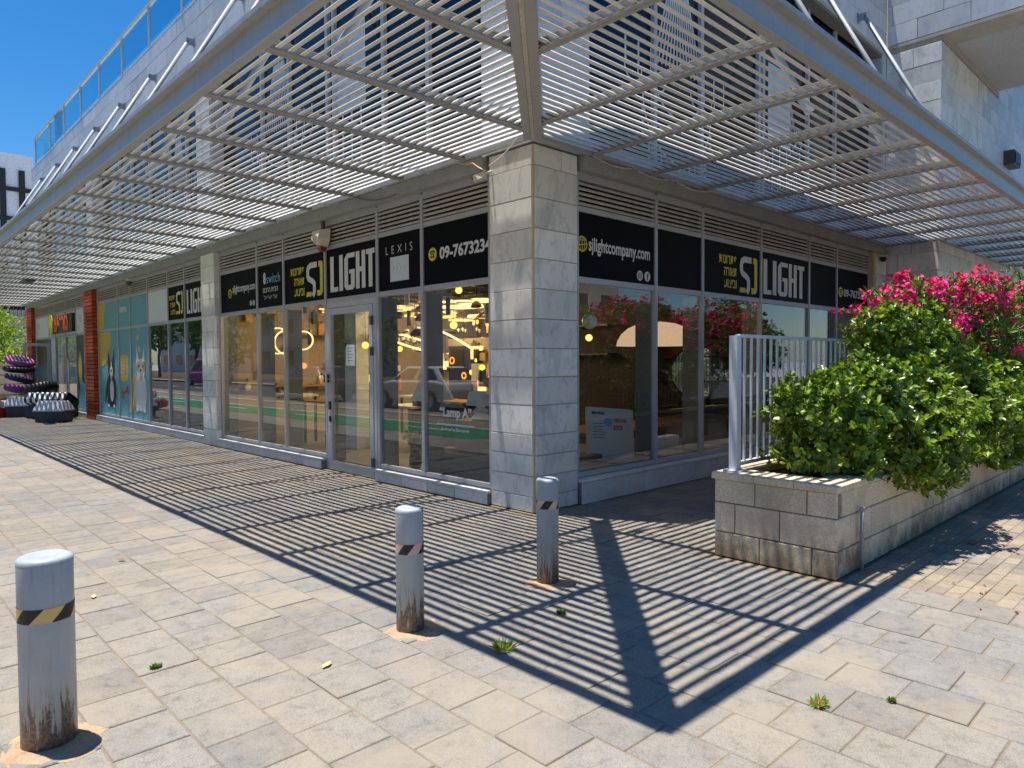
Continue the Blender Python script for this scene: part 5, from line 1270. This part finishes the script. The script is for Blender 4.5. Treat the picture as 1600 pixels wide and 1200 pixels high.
ring_lamp((2.55, 4.52, 1.62), .055, 1.57, 1.57, M['orange_glow'], 'small orange oval lamp on the black display panel', .012); ring_lamp((2.55, 4.2, 1.36), .05, 1.57, 1.57, M['orange_glow'], 'second small orange ring lamp low on the black display panel', .012)
for y_, z_, lb_ in ((3.84, 1.62, 'largest glowing ball lamp beside the round wooden mirror'), (3.72, 1.50, 'middle glowing ball lamp beside the round wooden mirror'), (3.98, 1.42, 'lowest glowing ball lamp right of the black panel')):
    t = thing('ball_lamp', lb_, 'lamp', (2.55, y_, z_), 'ball lamps on the display wall'); q = MB(); q.lathe([(.05*math.sin(a)+.001, -.05*math.cos(a)) for a in [math.pi*k/10 for k in range(11)]], n=14); q.build('globe', M['yellow_glow'], t, True)
    q = MB(); q.box((.04, -.01, -.01), (.065, .01, .01)); q.build('arm', M['black'], t)
for k in range(16):
    if k < 8: x, y = 8.70, 5.8+.35*k
    else: x, y = 1.0+.8*(k-8), 8.5
    wall_lamp(x, y, random.uniform(1.0, 2.0), random.uniform(.05, .10), M[random.choice(['orange_glow', 'yellow_glow', 'warm'])], 'small glowing lamp fixed to a far wall of the shop')
random.seed(31)
for k in range(80):
    onw = k % 2
    if onw: c = (2.60, random.uniform(3.15, 5.15), random.uniform(1.05, 1.95)); ax = 0
    else: c = (random.uniform(.6, 4.3), 8.66, random.uniform(.9, 2.9)); ax = 1
    if onw and 4.0 < c[1] < 4.7: continue
    t = thing('wall_fixture', 'one of the many small fittings fixed to the display walls inside the shop', 'fitting', c, 'fittings on the display walls of the shop')
    w_, h_ = random.uniform(.03, .11), random.uniform(.03, .16); m_ = M[random.choice(['black', 'white_metal', 'mustard', 'wood_rim', 'dark_grey', 'warm'])]
    q = MB(); d_ = random.uniform(.03, .09)
    if k % 3: q.box((-d_ if ax == 0 else -w_, -w_ if ax == 0 else -d_, -h_), (0 if ax == 0 else w_, w_ if ax == 0 else 0, h_))
    else: q.cyl((0, 0, 0), (-d_, 0, 0) if ax == 0 else (0, -d_, 0), max(w_, .05), n=14)
    q.build('body', m_, t); q = MB(); q.box((-.02, -.02, h_*.9) if ax == 0 else (-.02, -.03, h_*.9), (-.01, .02, h_*.9+.06) if ax == 0 else (.02, -.015, h_*.9+.06)); q.build('bracket', M['black'], t)
for k in range(9):
    t = thing('spider_chandelier', 'dark branching chandelier among the crowd of lamps inside the shop', 'chandelier', (random.uniform(1.2, 4.0), random.uniform(3.0, 8.0), random.uniform(1.95, 2.5)), 'dark branching chandeliers inside the shop')
    q = MB(); n_a = random.choice([6, 8]); R_ = random.uniform(.22, .4)
    for j in range(n_a): a = 2*math.pi*j/n_a; q.tube([(0, 0, 0), (R_*.6*math.cos(a), R_*.6*math.sin(a), .05), (R_*math.cos(a), R_*math.sin(a), -.06)], .010, 5)
    q.build('arms', M['black'], t); q = MB(); q.tube([(0, 0, 0), (0, 0, 3.3-t.location.z)], .006, 4); q.build('cord', M['black'], t)
    q = MB()
    for j in range(n_a): a = 2*math.pi*j/n_a; q.lathe([(.012, -.04), (.024, 0), (.012, .03)], (R_*math.cos(a), R_*math.sin(a), -.10), 8)
    q.build('bulbs', M['warm' if k % 2 else 'lamp_shade'], t)
t = thing('arched_mirror', 'tall oval mirror with orange wooden rim deep in the shop', 'mirror', (2.59, 3.42, 1.42))
q = MB(); q.tube([(0, .20*math.cos(a), .30*math.sin(a)) for a in [2*math.pi*k/24 for k in range(24)]], .022, 6, closed=True); q.build('rim', M['wood_rim'], t, True)
t = thing('flower_vase', 'dark green vase with pale pink roses right of the shop door', 'vase', (.62, 2.95, .10))
q = MB(); q.lathe([(.06, 0), (.09, .08), (.08, .2), (.045, .28)], n=16); q.build('vase', M['charcoal'], t, True)
q = MB()
for k in range(7): q.tube([(0, 0, .26), (.14*math.cos(k), .14*math.sin(k), .42+.03*(k % 3))], .005, 4)
q.build('stems', M['leaf_far'], t)
for k in range(7):
    n = 26; c = np.array([.14*math.cos(k), .14*math.sin(k), .44+.03*(k % 3)]); d = rng.normal(size=(n, 3)); d[:, 2] = abs(d[:, 2]); leaf_cloud('rose', np.tile(c, (n, 1)), d, rng.normal(size=(n, 3)), np.full(n, .055), np.full(n, .05), rng.random(n), M['rose'], t, .6)
for k, (x, y, h) in enumerate(((1.1, 7.6, .9), (1.3, 6.6, .8), (2.0, 5.0, .75), (3.0, 3.2, .75), (3.6, 6.8, .8))):
    t = thing('display_table', ['low table under the ring lamps', 'table left of the shop door', 'table seen through the shop door', 'table behind the corner window', 'table far back in the shop'][k], 'table', (x, y, .1))
    q = MB(); q.box((-.3, -.45, h-.04), (.3, .45, h)); q.build('table_top', M['wood'] if k % 2 else M['white_metal'], t)
    for sx in (-.26, .26):
        for sy in (-.4, .4): q = MB(); q.box((sx-.02, sy-.02, 0), (sx+.02, sy+.02, h-.04)); q.build('leg', M['black'], t)

# ================================================================== PET SHOP GOODS
def carrier(x, y, rz, s_, label, lid=M['silver']):
    t = thing('pet_carrier', label, 'pet carrier', (x, y, 0), 'pet carriers outside the pet shop', rz)
    L2_, W2_ = .48*s_, .30*s_
    q = MB(); q.hull([(-L2_*.88, -W2_*.85, 0), (L2_*.88, -W2_*.85, 0), (L2_*.88, W2_*.85, 0), (-L2_*.88, W2_*.85, 0)], [(-L2_, -W2_, .36*s_), (L2_, -W2_, .36*s_), (L2_, W2_, .36*s_), (-L2_, W2_, .36*s_)]); q.build('base', M['charcoal'], t)
    q = MB(); q.hull([(-L2_*1.03, -W2_*1.03, .361*s_), (L2_*1.03, -W2_*1.03, .361*s_), (L2_*1.03, W2_*1.03, .361*s_), (-L2_*1.03, W2_*1.03, .361*s_)], [(-L2_*1.02, -W2_*1.02, .40*s_), (L2_*1.02, -W2_*1.02, .40*s_), (L2_*1.02, W2_*1.02, .40*s_), (-L2_*1.02, W2_*1.02, .40*s_)]); 
    q.hull([(-L2_, -W2_, .4005*s_), (L2_, -W2_, .4005*s_), (L2_, W2_, .4005*s_), (-L2_, W2_, .4005*s_)], [(-L2_*.82, -W2_*.62, .66*s_), (L2_*.82, -W2_*.62, .66*s_), (L2_*.82, W2_*.62, .66*s_), (-L2_*.82, W2_*.62, .66*s_)]); q.build('lid', lid, t)
    q = MB()
    for k in range(6):
        xx = (-.72+.288*k)*L2_; q.tube([(xx, -W2_*1.0, .41*s_), (xx*.95, -W2_*.68, .66*s_), (xx*.95, W2_*.68, .66*s_), (xx, W2_*1.0, .41*s_)], .022*s_, 6)
    q.build('lid_ribs', lid, t)
    q = MB(); q.tube([(-.12, 0, .67*s_), (-.10, 0, .72*s_), (.10, 0, .72*s_), (.12, 0, .67*s_)], .012, 6); q.build('handle', M['black'], t)
carrier(-.98, 17.6, math.radians(-45), .86, 'long silver and dark pet carrier, the one nearest the red brick pillar')
carrier(-1.2, 20.6, math.radians(-20), .92, 'silver lidded pet carrier standing behind the long one', M['silver'])
def petbed(x, y, z, rx, ry, h, m1, label, tilt=0, rz=0, group='oval pet beds on the rack'):
    t = thing('pet_bed', label, 'pet bed', (x, y, z), group, rz); t.rotation_euler = (tilt, tilt*.5, rz)
    q = MB(); q.lathe([(.55, 0), (.86, .12*h), (1., .5*h), (.97, .85*h), (.80, h), (.62, .92*h)], n=26, sc=(rx, ry)); q.build('shell', m1, t, True)
    q = MB(); q.lathe([(.61, .70*h), (.60, .95*h), (.3, 1.02*h), (.01, 1.03*h)], n=18, sc=(rx, ry)); q.build('cushion', M['navy'], t, True)
for k, (m_, z, lb) in enumerate((('magenta', 1.60, 'pink pet bed at the top of the rack'), ('black', 1.32, 'black pet bed second from the top of the rack'), ('navy', 1.03, 'navy pet bed in the middle of the rack'), ('purple', .70, 'big purple pet bed low on the rack'))):
    petbed(-1.02-.05*k, 22.4-.2*k, z, .42+.06*k, .40, .20, M[m_], lb, (.34, .1, .28, .2)[k], .5*k)
q = MB()
for sx in (-.5, .5):
    q.tube([(-1.05+sx, 22.95, 0), (-1.05+sx, 22.9, 1.95)], .02, 6)
for z in (.6, .95, 1.25, 1.52): q.tube([(-1.55, 22.9, z), (-.55, 22.9, z)], .015, 6); q.tube([(-1.55, 22.9, z), (-1.55, 22.4, z-.03)], .015, 5); q.tube([(-.55, 22.9, z), (-.55, 22.4, z-.03)], .015, 5)
tag(q.build('bed_rack', M['dark_grey']), 'dark metal rack holding the stacked oval pet beds', 'rack')
def stripes(x, y, z, sx, sy, sz, c1, c2, n, label, rz=0, tilt=0):
    t = thing('striped_cushion', label, 'cushion', (x, y, z), 'striped pet cushions outside the pet shop', rz); t.rotation_euler = (tilt, 0, rz)
    for k in range(n):
        a = -sx+2*sx*k/n; b_ = -sx+2*sx*(k+.98)/n; q = MB(); A = [(a, sy*c_, sz*s_2) for c_, s_2 in ((-1, -.5), (-.85, -1), (.85, -1), (1, -.5), (1, .5), (.8, 1), (-.8, 1), (-1, .5))]
        B = [(b_, p_[1], p_[2]) for p_ in A]; q.hull(A, B); q.build('stripe', c1 if k % 2 else c2, t)
stripes(-.75, 19.1, .52, .62, .30, .16, M['white'], M['black'], 15, 'black and white striped cushion on top behind the long carrier', math.radians(-45), -.5)
stripes(-.75, 19.1, .20, .60, .30, .18, M['black'], M['charcoal'], 4, 'dark folded cushion under the striped one', math.radians(-45))
stripes(-2.15, 21.6, .42, .55, .28, .13, M['red'], M['white'], 13, 'red and white striped cushion leaning at the far left', math.radians(-50), -.5)
stripes(-2.2, 21.0, .16, .6, .34, .15, M['navy'], M['red'], 11, 'navy and red striped cushion on the ground at the far left', math.radians(-45), -.2)
petbed(-.6, 21.2, .62, .5, .42, .34, M['black'], 'black domed pet bed behind the silver carrier', -.35, 0, 'dark beds behind the carriers'); petbed(-.55, 20.3, .3, .5, .45, .36, M['black'], 'black round bed on the ground by the pet shop window', 0, 0, 'dark beds behind the carriers')
q = MB(); q.box((-.75, 20.9, .05), (-.45, 21.5, .62)); tag(q.build('cardboard_box', M['charcoal']), 'dark box holding up the black domed bed', 'box')
# open glass door of the pet shop
t = thing('open_door', 'grey framed glass door standing open outside the pet shop', 'door', (0, 22.95, 0))
q = MB()
for a, b_, c, d in ((-.06, -.14, .02, 2.30), (-.74, -.82, .02, 2.30)): q.box((a, -.02, c), (b_, .02, d))
q.box((-.14, -.019, 2.20), (-.74, .019, 2.30)); q.box((-.14, -.019, .02), (-.74, .019, .14)); q.build('frame', M['alu_light'], t)
q = MB(); q.box((-.13, -.006, .13), (-.75, .006, 2.21)); q.build('pane', M['glass'], t)
q = MB(); q.box((-.25, -.03, 1.15), (-.65, -.012, 1.5)); q.build('poster', M['blue_print'], t)

# ================================================================== BACKGROUND LEFT
def building(name, label, x0, x1, y0, y1, h, wall, rows, cols, face='-Y', ww=.5, wh=.6, win=M['upper_glass'], z0=0):
    t = thing(name, label, 'building'); q = MB(); q.box((x0, y0, z0), (x1, y1, h)); q.box((x0-.3, y0-.3, h), (x1+.3, y1+.3, h+.5)); q.build('wall', wall, t)
    for r in range(rows):
        for c in range(cols):
            zc = z0+(h-z0)*(r+.55)/rows; hh = (h-z0)/rows*wh/2
            q = MB()
            if face == '-Y': xc = x0+(x1-x0)*(c+.5)/cols; hw = (x1-x0)/cols*ww/2; q.box((xc-hw, y0-.06, zc-hh), (xc+hw, y0+.1, zc+hh))
            else: yc = y0+(y1-y0)*(c+.5)/cols; hw = (y1-y0)/cols*ww/2; q.box((x1-.1, yc-hw, zc-hh), (x1+.06, yc+hw, zc+hh))
            q.build('window', win, t)
    return t
# far white tower with black bands
t = thing('far_tower', 'distant white tower block with black vertical strips beyond the left end', 'building')
q = MB(); q.box((2, 135, 0), (18.6, 160, 36)); q.build('wall', M['bldg_white'], t)
for k in range(5): q = MB(); q.box((16.5-k*2.6, 134.7, 2), (17.35-k*2.6, 134.95, 33.4)); q.build('window_strip', M['black'], t)
for z in (30.2, 25.4, 20.6, 15.8): q = MB(); q.box((3, 134.6, z-.35), (18.4, 134.69, z+.35)); q.build('band', M['black'], t)
# low wall, railing and building at the end of the walk
t = thing('end_building', 'low grey building with ribbon windows and railing at the end of the walkway', 'building')
q = MB(); q.box((-14, 62, 0), (9, 66, 5.2)); q.box((-14, 61.6, 5.2), (9, 66, 5.4)); q.box((-14, 64, 5.4), (9, 70, 9)); q.build('wall', M['bldg_beige'], t)
for k in range(9): q = MB(); q.box((-13+k*2.4, 63.9, 6.0), (-11.1+k*2.4, 63.99, 8.0)); q.build('window', M['upper_glass'], t)
q = MB(); q.box((-14, 61.7, 6.4), (9, 61.76, 6.5))
for k in range(92): q.box((-13.9+k*.25, 61.7, 5.4), (-13.86+k*.25, 61.74, 6.4))
tag(q.build('railing', M['dark_grey'], t), kind='stuff')
q = MB(); q.box((-6, 33.5, 0), (1.2, 34.1, 1.55)); q.box((-6.05, 33.45, 1.55), (1.25, 34.2, 1.63)); 
pw = tag(q.build('garden_wall', M['planter_block']), 'pale stone garden wall behind the pet shop display at the left edge', 'wall')
def tree(name, label, x, y, h, r, n, leafm, group=None, trunk=.16, lf=.28, cat='tree', blobs=None):
    t = thing(name, label, cat, (0, 0, 0), group)
    bl = blobs or [(x+random.uniform(-.5, .5)*r, y+random.uniform(-.5, .5)*r, h-r*.7+random.uniform(-.5, .5)*r, r*random.uniform(.45, .7), r*random.uniform(.45, .7), r*random.uniform(.35, .6)) for _ in range(6)]
    p_, n_ = shell_points(bl, n, .5, .25); d = n_+rng.normal(size=n_.shape)*.8
    f_ = leaf_cloud('crown', p_, d, rng.normal(size=n_.shape), lf*(.6+.8*rng.random(n)), lf*.55*(.6+.8*rng.random(n)), rng.random(n), leafm, t); tag(f_, kind='stuff')
    q = MB(); q.tube([(x, y, 0), (x+.1, y, h*.35), (x, y+.1, h*.6)], [trunk, trunk*.8, trunk*.5], 8)
    for b_ in bl: q.tube([(x, y, h*.35), ((x+b_[0])/2, (y+b_[1])/2, (h*.45+b_[2])/2), b_[:3]], [trunk*.5, trunk*.35, trunk*.12], 6)
    q.build('trunk', M['trunk'], t); return t
random.seed(5)
tree('bush', 'lime green bush above the garden wall at the left edge', -.6, 35.5, 4.4, 2.1, 5200, M['leaf_lime'], cat='bush', trunk=.1, lf=.16)
tree('bush', 'taller lime green bush further left behind the garden wall', -3.2, 36.5, 4.6, 2.2, 4200, M['leaf_lime'], cat='bush', trunk=.1, lf=.16)

# ================================================================== STREET BEHIND THE CAMERA (seen in the glass)
random.seed(21)
k = 0
for y in range(-30, 130, 9):
    tree('street_tree', 'leafy street tree across the road reflected in the shop glass', -19-random.uniform(0, 3), y+random.uniform(-2, 2), random.uniform(5, 7.5), random.uniform(1.8, 2.6), 700, M['leaf_far'], 'trees across the road', lf=.5)
for k, (y0, y1, h) in enumerate(((-40, -12, 12), (-6, 16, 17), (24, 48, 14), (56, 90, 20), (98, 130, 15))):
    building('apartment_block', ['apartment block', 'tall apartment block', 'beige apartment block', 'large apartment block', 'far apartment block'][k]+' across the road reflected in the left glass', -52, -36, y0, y1, h, M['bldg_beige'] if k % 2 else M['bldg_white'], 4+k % 2, 5, '+X', .4, .45)
for k, (x0, x1, h) in enumerate(((-14, 4, 10), (10, 30, 13), (38, 60, 10))):
    t = thing('apartment_block', ['low block', 'wide block', 'far block'][k]+' south of the street reflected in the right glass', 'building'); q = MB(); q.box((x0, -60, 0), (x1, -45, h)); q.build('wall', M['bldg_beige'], t)
    for r in range(3):
        for c in range(5): q = MB(); xc = x0+(x1-x0)*(c+.5)/5; q.box((xc-1, -45.1, 1.5+r*3), (xc+1, -44.95, 3.0+r*3)); q.build('window', M['upper_glass'], t)
for k in range(9): tree('street_tree', 'leafy tree south of the planter reflected in the right glass', -8+k*8+random.uniform(-1, 1), -25-random.uniform(0, 3), random.uniform(4.2, 5.5), 3.4, 1500, M['leaf_far'], 'trees south of the planter', lf=.5)
def car(x, y, rz, paint, label, van=False):
    t = thing('parked_car', label, 'car', (x, y, 0), 'cars on the road', rz)
    H = 1.9 if van else 1.45
    def soft(o, w_):
        md = o.modifiers.new('bevel', 'BEVEL'); md.width = w_; md.segments = 3; md.limit_method = 'ANGLE'; md.angle_limit = math.radians(25); return o
    prof = [(-2.1, .28), (-2.16, .62), (-2.05, .92), (-1.5, .99), (1.0, .97), (1.75, .86), (2.12, .68), (2.16, .30)]
    q = MB(); q.hull([(px, -.87, pz) for px, pz in prof], [(px, .87, pz) for px, pz in prof]); soft(q.build('body', paint, t), .09)
    x0, x1, x2, x3 = (-1.95, -1.3, .35, 1.1) if not van else (-2.05, -1.9, .9, 1.6)
    q = MB(); q.hull([(x0, -.80, .95), (x3, -.80, .95), (x3, .80, .95), (x0, .80, .95)], [(x1, -.60, H), (x2, -.60, H), (x2, .60, H), (x1, .60, H)]); soft(q.build('roof', paint, t), .07)
    q = MB()
    L_p = lambda xb, yb, f: (xb, yb, .95+(H-.95)*f)
    for s_ in (-1, 1):
        yb = lambda f: s_*(.80-.20*f+.006)
        for a_, c_ in ((.08, .48), (.53, .93)):
            q.quad([(x0+(x3-x0)*a_+(x1-x0)*.12, yb(.12), .95+(H-.95)*.12), (x0+(x3-x0)*c_, yb(.12), .95+(H-.95)*.12), (x1+(x2-x1)*c_, yb(.85), .95+(H-.95)*.85), (x1+(x2-x1)*a_, yb(.85), .95+(H-.95)*.85)])
    q.quad([(x3+.004-(x3-x2)*.1, -.72, .95+(H-.95)*.1), (x3+.004-(x3-x2)*.1, .72, .95+(H-.95)*.1), (x2+.012+(x3-x2)*.12, .58, .95+(H-.95)*.88), (x2+.012+(x3-x2)*.12, -.58, .95+(H-.95)*.88)])
    q.quad([(x0-.006-(x0-x1)*.1, -.72, .95+(H-.95)*.1), (x0-.006-(x0-x1)*.1, .72, .95+(H-.95)*.1), (x1-.012+(x0-x1)*.12, .58, .95+(H-.95)*.88), (x1-.012+(x0-x1)*.12, -.58, .95+(H-.95)*.88)])
    q.build('window', M['glass_car'], t)
    for sx in (-1.35, 1.35):
        for s_ in (-1, 1):
            q = MB(); q.cyl((sx, s_*.70, .32), (sx, s_*.90, .32), .32, n=18); w_ = q.build('wheel', M['black'], t); q = MB(); q.cyl((sx, s_*.901, .32), (sx, s_*.915, .32), .19, n=12); q.build('rim', M['alu_light'], w_)
    for s_ in (-1, 1): q = MB(); q.box((2.02, s_*.62-.15, .62), (2.17, s_*.62+.15, .76)); q.build('headlight', M['white'], t)
car(-9.2, 14.5, math.pi/2, plain('car_white', (.7, .7, .7), .25), 'white car by the kerb reflected right of the shop door')
car(-9.2, 22.5, math.pi/2, plain('car_brown', (.12, .09, .07), .25), 'dark brown car reflected left of the shop door')
car(-13.5, 46, math.pi/2, M['magenta'], 'pink van reflected beyond the second marble pillar', True)
car(-9.2, 5, math.pi/2, plain('car_silver', (.35, .36, .38), .25), 'silver car on the road beside the camera')
